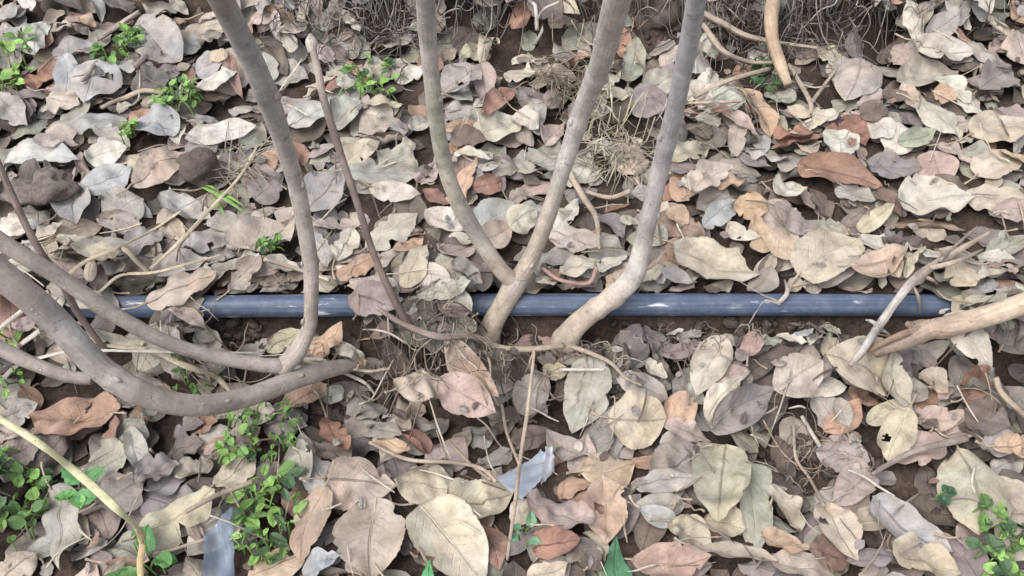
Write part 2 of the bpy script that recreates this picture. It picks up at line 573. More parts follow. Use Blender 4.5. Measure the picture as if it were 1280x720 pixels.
def stalk_of(V, L, rs, tint, length=None):
    """leaf stalk that runs on from the blade's base"""
    b = V[0].mean(0); d = b - V[2].mean(0); d /= np.linalg.norm(d) + 1e-9
    ln = length or L * rs.uniform(.22, .42)
    side = np.array([-d[1], d[0], 0]) * rs.uniform(-.5, .5)
    pts = [V[1].mean(0) + [0, 0, .0003]]
    for t in (.0, .35, .7, 1.0):
        p = b + d * ln * t + side * ln * t * t
        p[2] = max(b[2] + d[2] * ln * t * .6, float(Hs(p[:1], p[1:2])[0]) + .0008)
        pts.append(p)
    bag = Bag(); tube(bag, pts, [.0006, .0008, .0008, .0009, .0013], tint * np.array([1.02, .95, .85]), sides=6, n=14, seed=rs.randint(999))
    return bag


def rib_of(V, tint, L, rs):
    """raised midrib"""
    nv = V.shape[1] // 2
    k = np.linspace(0, V.shape[0] - 3, 14).astype(int)
    pts = V[k, nv] + [0, 0, .0001]
    bag = Bag(); tube(bag, pts, np.linspace(.0009, .0003, 14), tint, sides=6, n=28, seed=rs.randint(999))
    return bag


# ------------------------------------------------------------------ ground
def ground():
    def axis(lo, hi, st):
        a = list(np.arange(lo, hi + 1e-6, st)); d = st
        while a[-1] < 60:
            d *= 1.45; a.append(a[-1] + d)
        d = st
        while a[0] > -60:
            d *= 1.45; a.insert(0, a[0] - d)
        return np.array(a)
    xs, ys = axis(-.95, .95, .006), axis(-.4, .75, .006)
    x, y = np.meshgrid(xs, ys, indexing="ij")
    z = T(x, y) + .0012 * bumps(x, y, 320, o=2) + .0009 * bumps(x, y, 700, o=5)
    bag = Bag(); bag.add(np.stack([x, y, z], -1), grid_faces(len(xs) - 1, len(ys) - 1), (0, 0, 0), (.1, .08, .07))
    tag(bag.build("ground", M_SOIL), kind="structure")


ground()

# ------------------------------------------------------------------ irrigation pipe
bag = Bag(); xs = np.linspace(-1.3, 1.3, 60); ay, az = pipe_axis(xs)
tube(bag, np.stack([xs, ay, az], 1), PIPE_R, (.05, .06, .1), sides=32, n=240)
o = bag.build("irrigation_pipe", M_PIPE, origin=(0, 0, PIPE_Z))
tag(o, "scuffed blue-black plastic irrigation pipe lying on the soil between the stems", "pipe")

# ------------------------------------------------------------------ leaf list: base px, tip px, width px, colour code, curl, flags
LEAVES = """
30 -2 48 32 24 c d
28 35 48 82 28 g d
62 42 52 84 24 c d
70 78 128 58 42 pg u
172 40 228 88 60 pg u +
228 60 252 62 24 g f
138 88 197 96 24 g d
130 90 112 136 58 cg d +
90 85 78 130 30 w f
56 120 102 135 28 ob k
5 88 28 55 28 g f
0 40 30 62 25 g f
12 115 40 150 22 d v
-2 125 34 155 36 g u
60 162 157 148 26 g d
50 182 97 168 28 op f
120 165 160 176 20 b u
168 152 226 172 38 w u +
250 120 297 100 28 c d +
290 85 303 125 16 r v
240 150 276 145 36 gn d
275 150 292 165 20 n f
50 0 115 22 24 d f
100 -5 137 38 15 g v
135 0 170 30 30 d f
180 0 195 32 30 d f
250 30 285 45 20 b u
215 0 235 18 20 b f
290 150 320 145 18 d f
165 112 215 105 20 d d
235 182 322 165 26 c u
325 0 335 42 22 g d
374 0 378 36 20 y d
350 33 352 70 11 c v
355 -2 370 20 18 g f
355 70 387 35 22 b u
415 82 392 60 26 p d
408 96 434 84 18 b f
432 26 453 54 17 c d
428 30 430 0 10 g v
440 3 464 20 15 g f
495 97 530 81 15 c k
577 72 606 56 17 y v
616 34 605 82 9 b a
553 115 600 92 42 gv u +
600 84 616 142 32 pv u
558 138 606 152 30 g f
604 150 642 112 24 r u +
630 96 670 94 28 c f
338 142 384 110 32 p f
380 125 425 105 18 b k
364 166 414 142 32 cw u +
413 157 452 138 30 g u
456 148 510 136 18 by a +
485 148 506 180 32 g d
510 162 537 143 18 c u
556 164 602 158 16 o u
594 174 648 148 40 c u
565 170 607 181 20 d f
423 119 448 110 13 c f
450 177 492 171 15 p f
670 22 722 50 24 y d
737 0 710 32 18 d v
665 35 702 55 32 d f
785 102 796 52 32 n u
813 58 844 68 30 dg f
738 132 776 84 32 cn d +
800 122 816 84 17 d t
806 116 842 98 32 gn u
640 148 672 166 32 c u
680 177 704 148 20 p v
788 150 830 138 32 v u
863 122 895 94 24 c f
870 131 907 121 18 c u
878 144 932 128 26 cn f
925 118 968 165 34 o u +
936 60 960 72 22 g d
875 70 892 92 20 n f
898 158 947 173 18 p u
885 145 907 165 12 r v
1020 54 1057 82 22 y v +s
1079 68 1056 137 62 gp d +
1073 140 1107 119 22 p u
1121 40 1141 73 24 c d
1118 36 1162 28 26 g f
1148 66 1197 44 28 g u
1183 18 1227 52 26 c a +
1138 74 1210 82 20 cg v +
1110 107 1202 86 38 gn u
1168 104 1212 126 30 c u
1130 108 1150 147 28 pb f
1103 136 1130 117 22 d f
1165 120 1192 131 17 o k
1198 70 1257 86 26 g f
1218 122 1272 84 36 v u
1260 58 1288 87 42 p f
1198 -2 1227 24 22 n f
1096 8 1079 50 15 g v
1132 -2 1108 27 20 g f
1143 138 1198 178 28 cn d +
1175 148 1207 167 26 p f
1124 182 1167 168 26 n u +
1213 172 1285 148 48 b f
1085 153 1112 178 26 c f
1033 167 1082 150 24 r u
1060 160 1085 178 17 r f
1048 163 1050 205 46 c u
968 180 1024 168 26 r u +
1013 140 1052 151 17 c k
1003 156 1035 154 11 c v
985 133 1012 149 18 b f
963 108 992 132 26 n u
1073 150 1107 144 20 d f
-2 206 107 200 30 c u
48 190 99 182 20 op f
108 197 157 184 32 c f
168 237 238 203 42 o u +
18 242 77 224 56 d f
95 236 97 290 40 g v +
103 242 167 218 34 w f
128 272 177 243 38 g d
123 271 178 286 28 p u
198 243 258 272 36 gc u
3 297 62 266 40 c d +
-2 307 42 296 26 c u
48 312 87 294 18 b u
103 307 147 297 15 y k
83 310 117 332 24 c f
158 312 202 288 38 gv u
112 342 178 318 38 g f
108 352 167 344 24 b u
198 352 268 333 36 g u
228 312 292 288 36 g d
290 324 370 272 54 cp u +
263 232 322 184 30 g u
260 274 302 286 24 g f
318 247 354 223 32 v f
383 268 432 212 52 gv u +
428 207 477 184 26 b u
473 194 527 206 26 cn f
433 223 522 214 28 g u
463 234 524 241 26 c u
521 222 543 193 20 p v
567 254 594 206 30 o u +
593 236 630 227 20 r u
528 229 562 249 18 r f
568 195 614 203 18 c u
531 262 582 292 44 c u +
588 287 642 253 46 gw f
457 308 520 266 44 yc d +
419 332 441 280 30 c v +
393 291 452 271 22 p u
420 354 478 336 24 or a +
473 352 512 323 26 p u
498 337 530 303 28 o d
535 298 546 357 20 d t
553 342 592 313 34 p f
563 299 602 322 26 c u
428 332 472 298 24 p f
394 298 413 337 22 g f
598 302 642 288 32 p f
648 217 697 188 38 g u
638 292 670 262 42 c d
637 246 657 234 18 p f
693 287 722 248 26 c u
690 284 750 330 42 cp d +
676 337 717 308 30 g d
698 357 747 333 26 c f
833 207 888 183 28 yn d +
838 221 874 214 24 v f
858 257 908 223 34 cp u +
893 246 930 234 16 o k
878 282 922 258 30 w f
820 274 882 302 42 od k
831 269 861 281 26 o u +
916 261 957 276 26 o u
938 283 967 322 32 o f
820 312 962 360 62 yc u +
810 312 832 288 24 n f
908 284 947 306 24 c u
743 268 780 302 24 v u
773 281 802 274 17 c f
748 352 782 328 24 c f
798 356 827 344 22 y u
823 349 862 366 18 g u
992 210 1102 240 38 r u +
962 191 1024 184 22 r u
966 264 1000 230 42 c u +
996 228 1016 264 22 p u
1014 233 1042 267 26 d v
1043 239 1092 256 26 g u
1083 206 1152 204 28 v f
1122 252 1216 243 58 c u +
1090 249 1132 263 26 rd u
1118 281 1208 279 20 od t
1168 188 1220 199 24 p u
1222 217 1272 198 44 b f
1258 188 1287 222 36 yo f
1203 238 1277 266 38 gb d
1238 269 1287 276 28 p u
1238 312 1287 293 36 n u
958 278 1024 304 36 pv d +
1008 274 1062 291 28 n f
1073 287 1112 268 24 y u
996 350 1074 298 60 b u +
958 302 1002 332 36 ob f
1018 357 1067 323 36 g u
1058 354 1122 336 36 op d +
1103 293 1142 317 32 v k
1128 342 1142 300 26 y d +
1124 362 1133 338 13 y v
1220 319 1272 331 22 c u
1223 351 1283 344 22 dp f
1073 294 1122 326 18 c v
196 404 276 360 50 b d +s
152 530 38 520 72 ro u +s
-2 388 32 422 32 g f
38 442 67 427 22 p u
223 413 270 432 24 p u
298 436 338 408 26 g u
138 444 202 461 22 n u
-2 522 47 503 32 g f
213 537 252 523 28 v k
333 432 382 400 38 yn u +
387 442 437 405 38 o d +
413 438 467 462 26 c k
437 388 502 440 66 pv d +
440 370 498 388 36 p d
505 368 566 392 34 c d
566 372 606 390 26 g u
511 398 536 340 34 y d +
528 417 592 400 26 c k
358 508 411 478 32 o u +s
404 520 441 588 36 r u +
591 438 577 490 26 yn v
563 483 622 537 36 op u
505 540 562 522 52 pb d +
555 532 620 552 42 p u +
553 452 592 438 28 dp f
643 428 702 420 22 pr a
843 427 880 400 30 g u
832 426 853 419 11 c u
742 466 714 543 60 g d +
678 468 707 482 24 y d
760 530 830 536 60 b d +s
768 493 835 509 32 g u
823 457 872 447 22 v f
897 442 864 513 48 yg d +
873 488 928 492 26 p u
877 537 917 498 30 c d +
886 540 960 502 46 v u +
922 482 936 432 32 rp d +s
888 452 912 418 38 n d
938 472 967 443 32 n f
803 469 830 486 22 c u
833 508 864 537 38 o f
648 517 682 478 42 g f
1016 478 1114 498 58 by u +
1083 463 1142 528 30 cn v +
1083 527 1127 514 22 y u
1153 436 1210 508 28 yc a +
1176 418 1258 450 42 n u +
1108 452 1157 438 32 do f
1158 441 1212 449 20 g a
1213 462 1292 470 38 rp u +
1243 452 1292 438 22 r u
1238 400 1282 416 32 c f
1018 473 1042 438 34 b u
993 468 1021 428 17 g v
978 446 1007 438 22 w f
983 408 1027 432 24 d u
1018 397 1047 422 22 n u
958 454 992 467 26 c u
956 513 1012 488 48 pg d +
1044 508 1056 542 24 g u
1148 473 1177 502 26 b u
1138 519 1198 532 28 p u
1253 494 1292 511 32 n f
1198 524 1252 547 46 d f
1173 348 1202 385 28 b d
72 598 86 738 74 gn d +
-6 724 42 688 52 pb d +
172 602 228 588 54 v k +
222 603 267 578 36 g u
182 684 280 632 54 yb k +
272 613 320 573 44 b d +s
108 592 172 573 42 n f
128 642 182 598 46 dg f
170 543 181 598 26 c u
203 562 257 553 36 dv k
8 592 57 563 36 dp f
-4 562 37 538 42 p f
278 622 332 608 42 pd f
412 616 496 611 50 bp d +s
498 606 570 613 56 b d +
558 634 643 618 54 yb u +
469 628 462 728 104 pb v +
528 638 604 724 84 cy u +
524 633 531 703 15 y v
594 648 627 707 38 r f
408 624 368 703 42 rb d +
373 717 430 698 38 w u
369 558 391 619 38 ng u
403 568 442 592 36 d f
318 598 362 617 42 d f
466 554 512 573 22 o d
448 543 507 557 28 gd f
728 592 794 576 52 oy d +
755 596 757 684 54 ob v +
693 612 738 598 28 or a
658 638 738 664 54 p k +
658 692 725 688 36 r u +
658 727 712 714 28 b d
872 568 813 592 54 gd u +
795 606 868 600 34 wb d +
793 632 863 628 26 g u
798 638 852 652 24 w f
907 552 894 664 74 yn u +
938 578 946 692 46 n u
883 648 932 657 42 b u
838 652 888 688 42 yb v
868 688 968 706 36 b u +
792 700 888 710 54 pr u +s
828 539 892 551 24 p u
913 543 947 567 36 dn f
733 668 757 702 26 b v
713 688 752 717 32 d f
1088 588 1044 632 46 gp u +
1024 630 1066 707 50 co u +
1088 628 1188 692 58 gw u +
1193 553 1218 698 84 yn d +
1128 520 1111 572 54 b d +
1228 576 1288 564 36 o u +
1232 598 1292 662 54 b f
958 618 1002 662 28 b u
953 668 1008 692 32 o u +
963 703 1048 716 38 pb u
1008 688 1062 702 42 rd f
1108 702 1198 717 54 yb u +
1168 688 1197 722 18 g v
1058 706 1112 699 28 v f
"""
HEROES = []
for ln in LEAVES.strip().splitlines():
    q = ln.split()
    bx, by, tx, ty, w = map(float, q[:5])
    HEROES.append(dict(b=(bx, by), t=(tx, ty), w=w, col=q[5], curl=q[6], fl=q[7] if len(q) > 7 else ""))

MANUAL = {}   # filled below: "bx by" -> label
MAN_TXT = """
172 40|large pinkish grey leaf with jagged lobes beside the weed at upper left
168 152|squarish bluish grey leaf lying below the round green weed
250 120|pale cream domed leaf with a dark red leaf beneath it, by the curved stem
925 118|smooth orange-tan oval leaf lying tilted below the hanging tan stick
1020 54|folded yellow leaf caught upright among the dead roots
1079 68|large round grey-brown leaf leaning upright against the root bank
1183 18|pale curled leaf lying high on the bank in the far corner
168 237|orange-tan leaf touching the dark round clod of earth
95 236|grey leaf folded along its rib with its tip pointing at the camera
290 324|broad pale leaf tucked behind the tall curved stem
567 254|orange leaf directly behind the left arm of the forked stem
420 354|rust-edged arched leaf at the foot of the budded twig
690 284|pale pinkish domed leaf just right of the fork, its edge casting shade
833 207|yellow-green leaf touching the right stem halfway up
831 269|small bright orange leaf curled on a brown crumpled leaf
820 312|very large pale yellowish leaf reaching over the pipe's back edge
992 210|long rust-red leaf lying crosswise, the reddest behind the pipe
1122 252|very large pale cream leaf with a wavy brown lower edge
958 278|pinkish domed leaf with a pale speck, behind the pipe
996 350|big smooth tan leaf just behind the pipe
1128 342|small yellow pointed leaf standing upright beside the broken twig
196 404|smooth beige leaf with a clear midrib lying across the pipe
152 530|large rust-brown leaf lying under the thick grey stem
511 398|pale yellow oval leaf standing between the budded twig and the fork
437 392|big pinkish purple leaf covering the pipe at the twig's foot
404 520|bright rust-red leaf standing on edge below the stems
742 466|large round grey leaf beyond the round smooth tan leaf, beside the upright straw
760 530|round smooth tan leaf with an even rim, in front of the pipe
886 540|purple-grey leaf with pale vein, partly over a pale yellow leaf
922 482|reddish leaf hanging from an upright stalk below the pipe
1016 478|large tan leaf at the lower end of the broken twig
1153 436|pale cream crescent leaf arching below the thick tan stick
1213 462|long rust and pink leaf at the edge below the thick tan stick
72 598|very large grey-green leaf with dark midrib beneath the yellow grass blade
172 602|crumpled purple leaf in front of the thick grey stem
182 684|crumpled tan leaf with torn edge above the clear plastic strip
412 616|smooth tan oval leaf with a stalk, directly above the largest folded leaf
498 606|beige almost circular leaf between the tan oval leaf and blue scrap
469 628|largest leaf in the foreground, pinkish tan and creased along its rib
528 638|large cream leaf with dark midrib right of the creased pinkish leaf
408 624|narrow brown leaf standing beside the green rosette
728 592|yellowish tan domed leaf above the folded orange and olive leaf
755 596|folded orange and olive leaf above the green lance-shaped leaf
658 692|glossy dark red-brown leaf beside the green lance-shaped leaf
872 568|grey-brown leaf with strong fan-like veins in the foreground
795 606|folded beige leaf with a bluish white tip
907 552|tall wrinkled pale olive leaf, biggest between lance leaf and soil hollow
1024 630|cream leaf with an insect hole in front of the soil hollow
1088 628|large grey-lilac leaf in front of the dark gap, right of the holed leaf
1193 553|very large yellowish green leaf with frayed edge above the clover
1128 520|tan pointed leaf hanging over the soil hollow's far rim
1108 702|large yellowish tan leaf at the bottom edge near the clover
"""
for ln in MAN_TXT.strip().splitlines():
    k, t = ln.split("|"); MANUAL[k] = t

# ------------------------------------------------------------------ litter below (nobody could count it)
litter = Bag()
UVW_L = (12, 8)
FACES_L = grid_faces(*UVW_L)


def density(px, py):
    d = 1.0
    if 397 < py < 470 and 470 < px < 1090:
        d = .45
    if 640 < px < 1060 and 397 < py < 440:
        d = .3
    for a, b, r, v in ((1000, 575, 62, .12), (540, 470, 75, .35), (690, 470, 40, .4), (300, 412, 40, .3), (450, 530, 55, .45),
                       (815, 25, 40, .05), (495, 45, 50, .3), (1000, 35, 110, .3), (1130, 650, 40, .3), (660, 25, 40, .5)):
        if (px - a) ** 2 + (py - b) ** 2 < r * r:
            d = min(d, v)
    return d


def scatter(n, codes, dark, thin, smin, smax, tilt, jit, box=(-.82, .82, -.34, .66)):
    made = tries = 0
    while made < n and tries < n * 6:
        tries += 1
        x, y = R.uniform(box[0], box[1]), R.uniform(box[2], box[3])
        p = np.array([x, y, float(T(x, y)) + .01]); px, py = project(p)
        if px < -170 or px > 1450 or py > 860 or py < -130:
            continue
        if R.rand() > density(px, py) ** thin:
            continue
        L = R.uniform(smin, smax); W = L * R.uniform(.5, .85)
        P, luv = leaf_shape(L, W, R.choice(list("fuudvkkat"), p=[.12, .12, .18, .12, .14, .12, .10, .06, .04]), R, *UVW_L)
        if R.rand() < .4:
            P = P * [1, 1, -1]
        V = settle(P, x, y, R.rand() * 6.283, R, tilt=tilt, q=R.uniform(.62, .88))
        if blocked(V):
            continue
        stamp(V)
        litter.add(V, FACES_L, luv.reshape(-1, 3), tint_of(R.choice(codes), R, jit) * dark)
        if R.rand() < .25:
            b = stalk_of(V, L, R, tint_of("bg", R) * dark * .9)
            litter.add(b.v[0], b.f[0], [(.5, .5, .5)] * len(b.v[0]), b.tint[0])
        made += 1


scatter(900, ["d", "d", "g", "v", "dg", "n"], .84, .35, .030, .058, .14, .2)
scatter(1000, ["g", "g", "b", "p", "gn", "c", "d", "v", "gb", "gw", "p", "or", "gv", "r"], .98, 1.0, .026, .050, .18, .16)

scatter(170, ["g", "b", "p", "c", "d"], .9, .6, .022, .042, .2, .15, (-.62, .62, .010, .05))
scatter(8, ["g", "b", "p", "c", "d", "v"], .9, .0, .03, .045, .1, .15, (-.145, -.025, -.012, .016))
scatter(16, ["g", "b", "p", "c", "d", "v"], .9, .0, .028, .045, .1, .15, (-.58, -.335, -.015, .015))
scatter(5, ["g", "b", "c"], .95, .0, .026, .036, .1, .15, (-.062, -.022, -.006, .012))
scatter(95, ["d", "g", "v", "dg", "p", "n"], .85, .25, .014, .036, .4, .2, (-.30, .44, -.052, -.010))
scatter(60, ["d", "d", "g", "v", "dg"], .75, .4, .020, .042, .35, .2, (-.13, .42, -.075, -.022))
scatter(330, ["g", "b", "d", "c", "o", "dg", "p"], .85, .6, .010, .026, .35, .2)

# ------------------------------------------------------------------ the leaves one can point to
MAXL = 312
small = sorted(HEROES, key=lambda h: math.hypot(h["t"][0] - h["b"][0], h["t"][1] - h["b"][1]) * h["w"])
drop = set(id(h) for h in small if "+" not in h["fl"][:1]) and set(id(h) for h in [q for q in small if not q["fl"]][:max(0, len(HEROES) - MAXL)])
order = [h for h in HEROES if not h["fl"].startswith("+")] + [h for h in HEROES if h["fl"].startswith("+")]
LEAF_OBJS = []
NUH, NVH = 30, 12
FACES_H = grid_faces(NUH, NVH)
RH = np.random.RandomState(77)
for h in order:
    B3, T3 = onT(*h["b"]), onT(*h["t"])
    c = .5 * (B3 + T3); d = T3 - B3
    L = math.hypot(d[0], d[1])
    pxv = np.array(h["t"]) - np.array(h["b"]); pl = np.hypot(*pxv); pn = np.array([-pxv[1], pxv[0]]) / pl
    m = .5 * (np.array(h["b"]) + np.array(h["t"]))
    w1, w2 = onT(*(m + pn * h["w"] / 2)), onT(*(m - pn * h["w"] / 2))
    perp = np.array([-d[1], d[0]]) / max(L, 1e-6)
    W = abs((w1 - w2)[:2] @ perp)
    L = min(L * 1.05, .085); W = min(W * 1.12, L * 1.15, .062)
    W = max(W, L * .22)
    ang = math.atan2(d[1], d[0])
    for attempt in range(9):
        P, luv = leaf_shape(L, W, h["curl"], RH, NUH, NVH)
        V = settle(P, c[0], c[1], ang, RH, tilt=.07, q=.74)
        bl = blocked(V, hero=True)
        if not bl or h["b"] in ((196, 404), (437, 392), (440, 370), (505, 368), (566, 372)):
            break
        L *= .96; W *= .97
        # slide away from the pipe
        c = c + np.array([0, .0025 if m[1] < 382 else -.003, 0])
    t = tint_of(h["col"], RH, .05)
    gy_ = .45 * float(sstep(620, 120, m[0]) * sstep(420, 180, m[1])); t = t * (1 - gy_) + t.mean() * np.array([.98, 1.0, 1.03]) * gy_
    stamp(V)
    if id(h) in drop:
        litter.add(V, FACES_H, luv.reshape(-1, 3), t)
        continue
    pxlen = pl
    b0 = V[NUH // 2, NVH // 2]
    faces = FACES_H
    nh = 1 if "insect hole" in MANUAL.get("%d %d" % h["b"], "") else (1 if RH.rand() < .07 else 0)
    if nh:                                                     # holes eaten through the blade
        fu = (np.arange(NUH)[:, None] + .5) / NUH + 0 * np.arange(NVH)[None]; fv = (np.arange(NVH)[None] + .5) / NVH * 2 - 1 + 0 * np.arange(NUH)[:, None]
        keep = np.ones((NUH, NVH), bool)
        for _ in range(nh):
            u0, v0, q0 = RH.uniform(.25, .9), RH.choice([-1, 1]) * RH.uniform(.2, .95), RH.uniform(.05, .085)
            keep &= ((fu - u0) / q0) ** 2 + ((fv - v0) / (q0 * 3.2)) ** 2 + RH.uniform(-.35, .35, keep.shape) > 1
        faces = FACES_H[keep.ravel()]
    blade = Bag(); blade.add(V, faces, luv.reshape(-1, 3), t)
    if pxlen > 52 or "s" in h["fl"]:
        root = empty("dry_leaf", b0)
        blade.build("blade", M_LEAF, root, b0)
        if "s" in h["fl"] or (RH.rand() < .4 and not (366 < h["b"][1] < 430)):
            sb = stalk_of(V, L, RH, tint_of("bg", RH)); sb.build("stalk", M_STRAW, root, b0)
        if "+" in h["fl"]:
            rib_of(V, t * RH.choice([1.15, .8]), L, RH).build("midrib", M_STRAW, root, b0)
    else:
        root = blade.build("dry_leaf", M_LEAF, None, b0)
    root["category"] = "leaf"; root["group"] = "fallen leaves lying in the litter"
    LEAF_OBJS.append((root, h, m, L))

scatter(120, ["g", "b", "d", "c", "o", "v", "p", "r"], .9, .3, .005, .013, .5, .2)
scatter(60, ["d", "g", "g", "v"], .9, .2, .006, .014, .5, .2, (-.25, .45, -.14, -.012))
tag(litter.build("leaf_litter", M_LEAF), kind="stuff")

# ------------------------------------------------------------------ labels for the leaves
MARKS = [("the forked stem's foot", 612, 412), ("the fork", 645, 352), ("the right stem's foot", 712, 418), ("the right stem's bend", 795, 340),
         ("the round earth clod", 250, 208), ("the budded twig's tip", 392, 55), ("the thin dark twig", 40, 290), ("the left pipe section", 350, 382),
         ("the pipe's covered right end", 1175, 380), ("the straw nest", 762, 195), ("the dead grass tuft", 708, 105), ("the round green weed", 225, 130),
         ("the flat green weed", 155, 72), ("the hanging tan stick", 972, 60), ("the thick tan stick", 1200, 405), ("the broken twig", 1115, 390),
         ("the yellow grass blade", 100, 590), ("the green rosette", 345, 655), ("the corner chickweed", 30, 640), ("the clover", 1245, 685),
         ("the clear plastic strip", 275, 690), ("the blue scrap", 655, 595), ("the lance-shaped leaf", 770, 700), ("the soil hollow", 1000, 572),
         ("the green grass blades", 280, 250), ("the root mat", 1010, 40), ("the trailing chickweed", 335, 545), ("the bushy bright weed", 465, 105),
         ("the big rust leaf", 95, 520), ("the long rust-red leaf", 1045, 225), ("the very large cream leaf", 1168, 246), ("the folded orange leaf", 757, 640),
         ("the round smooth tan leaf", 796, 533), ("the round grey leaf", 726, 505), ("the upright round leaf", 1068, 103), ("the big tan leaf", 1035, 325),
         ("the large pale yellowish leaf", 890, 336), ("the wrinkled olive leaf", 900, 608), ("the crescent leaf", 1185, 470), ("the curved stem's foot", 368, 445),
         ("the left arm of the fork", 548, 190), ("the curved stem", 350, 160), ("the right stem", 832, 180), ("the dark brown bank clod", 815, 28),
         ("the frayed olive leaf", 1206, 625), ("the orange oval leaf", 947, 141), ("the holed cream leaf", 1046, 668), ("the far corner", 1275, 20), ("the upper corner", 5, 5)]


def rel(m, k):
    nm, x, y = k; dx, dy = m[0] - x, m[1] - y
    if abs(dx) > 1.1 * abs(dy):
        return ("right of " if dx > 0 else "left of ") + nm
    return ("in front of " if dy > 0 else "behind ") + nm


def shape_word(h, L):
    r = {"u": "cupped", "d": "domed", "v": "folded", "k": "crumpled", "a": "arched", "t": "rolled", "f": "flat"}[h["curl"]]
    s = "large" if L > .062 else ("small" if L < .036 else "medium-sized")
    asp = h["w"] / max(1, math.hypot(h["t"][0] - h["b"][0], h["t"][1] - h["b"][1]))
    return s, r, asp


used = {}
for root, h, m, L in LEAF_OBJS:
    key = "%d %d" % h["b"]
    if key in MANUAL:
        root["label"] = MANUAL[key]; used[MANUAL[key]] = root
for root, h, m, L in LEAF_OBJS:
    key = "%d %d" % h["b"]
    if key in MANUAL:
        continue
    near = sorted(MARKS, key=lambda k: math.hypot(m[0] - k[1], m[1] - k[2]))
    near = [k for k in near if math.hypot(m[0] - k[1], m[1] - k[2]) > 12]
    s, r, asp = shape_word(h, L)
    cn = CNAME[h["col"][0]]
    dx, dy = h["t"][0] - h["b"][0], h["t"][1] - h["b"][1]
    tip = ("left" if dx < 0 else "right") if abs(dx) > abs(dy) else ("away" if dy < 0 else "at the camera")
    nl = "narrow leaf" if asp < .4 else "leaf"
    cands = ["%s %s %s %s %s" % (s, r, cn, nl, rel(m, k)) for k in near[:2]]
    cands += ["%s %s %s %s, tip pointing %s" % (r, cn, nl, rel(m, k), tip) for k in near[:2]]
    cands += ["%s %s %s and %s" % (cn, nl, rel(m, near[0]), rel(m, k)) for k in near[1:6]]
    cands += ["%s %s %s %s, tip pointing %s" % (s, cn, nl, rel(m, k), tip) for k in near[:6]]
    for cnd in cands:
        if cnd not in used and len(re.findall(r"[A-Za-z]+", cnd)) <= 16:
            break
    used[cnd] = root; root["label"] = cnd


# a smoothed skin over the litter that thin strands lie on
def _box(a, k, ax):
    c = np.cumsum(np.pad(a, [(k + 1, k) if i == ax else (0, 0) for i in (0, 1)], mode="edge"), axis=ax)
    return (c[2 * k + 1:] - c[:-2 * k - 1] if ax == 0 else c[:, 2 * k + 1:] - c[:, :-2 * k - 1]) / (2 * k + 1)


HB = H.copy()
for _ in range(3):
    q = np.pad(HB, 1, mode="edge"); HB = np.maximum.reduce([q[2:, 1:-1], q[:-2, 1:-1], q[1:-1, 2:], q[1:-1, :-2], HB])
for _ in range(2):
    HB = _box(_box(HB, 4, 0), 4, 1)


def hb(p):
    i, j = idx(np.array([p[0]]), np.array([p[1]])); return float(HB[i, j][0])


# ------------------------------------------------------------------ living stems
def stemtube(bag, pts, col, sides=28, n=120, rough=.045, seed=1, knots=(), slim=1.0):
    """pts: (px, py, z, width px)"""
    P = [at(a, b, z) for a, b, z, w in pts]
    r = [w / 2 * depth(p) / F * slim for p, (a, b, z, w) in zip(P, pts)]
    col = np.asarray(col, float)
    if col.ndim == 2:
        q = np.linspace(0, len(col) - 1, len(P)); col = np.stack([np.interp(q, np.arange(len(col)), col[:, k]) for k in range(3)], 1)
    tube(bag, P, r, col, sides=sides, n=n, rough=rough, seed=seed, knots=knots)
    return P, r


def bud(parent, P, t, side, size, col):
    """a small bud or leaf scar on a stem; P: dense path"""
    k = int(t * (len(P) - 1)); p = P[k]; d = P[min(k + 1, len(P) - 1)] - P[max(k - 1, 0)]; d /= np.linalg.norm(d)
    s = np.cross(d, side); s = np.asarray(side, float) - d * np.dot(side, d); s /= np.linalg.norm(s)
    return p, d, s


def add_buds(parent, pts, spec, col):
    P = spline(np.array([[*at(a, b, z), w / 2 * depth(at(a, b, z)) / F] for a, b, z, w in pts]), 200)
    for t, ang, size in spec:
        p, d, s = bud(parent, P[:, :3], t, (math.cos(ang), -.55, math.sin(ang)), size, col)
        r = P[int(t * 199), 3]; size = size * .62
        b = Bag()
        q = p + s * r * .8
        tube(b, [q - d * size * 1.1, q + s * size * .45, q + s * size * .55 + d * size * .9, q + s * size * .35 + d * size * 1.8],
             [size * .35, size * .75, size * .6, size * .12], np.array(col), sides=10, n=16, rough=.05, seed=int(t * 100))
        b.build("bud", M_BARK, parent, q)


def C(r, g, b):
    return np.array(lin((r, g, b))) * .92


LT, MID, DK, TAN = C(184, 178, 172), C(170, 163, 155), C(140, 130, 124), C(178, 164, 148)

# forked stem
A0 = [(604, 446, -.055, 40), (607, 428, -.016, 36), (617, 402, .006, 27), (632, 376, .022, 26), (646, 350, .036, 28), (648, 344, .040, 25)]
AL = [(644, 354, .034, 22), (624, 335, .05, 21), (592, 287, .085, 21), (566, 237, .125, 20), (552, 190, .16, 20), (543, 130, .21, 20), (536, 60, .26, 22), (530, -30, .33, 25)]
AR = [(645, 354, .034, 24), (664, 322, .05, 21), (684, 272, .085, 20), (706, 204, .135, 21), (730, 132, .19, 24), (749, 84, .24, 28), (763, 34, .29, 33), (779, -30, .35, 37)]
t = empty("sapling", at(612, 412, 0))
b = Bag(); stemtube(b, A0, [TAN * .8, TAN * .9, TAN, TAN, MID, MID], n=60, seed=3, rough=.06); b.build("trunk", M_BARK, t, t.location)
b = Bag(); stemtube(b, AL, [TAN, C(176, 163, 147), MID, C(172, 165, 151), C(172, 168, 153), C(174, 172, 156), LT, LT], seed=4, knots=((.55, .012, .10), (.72, .012, .12), (.9, .012, .08), (.33, .01, .07)))
b.build("branch", M_BARK, t, t.location)
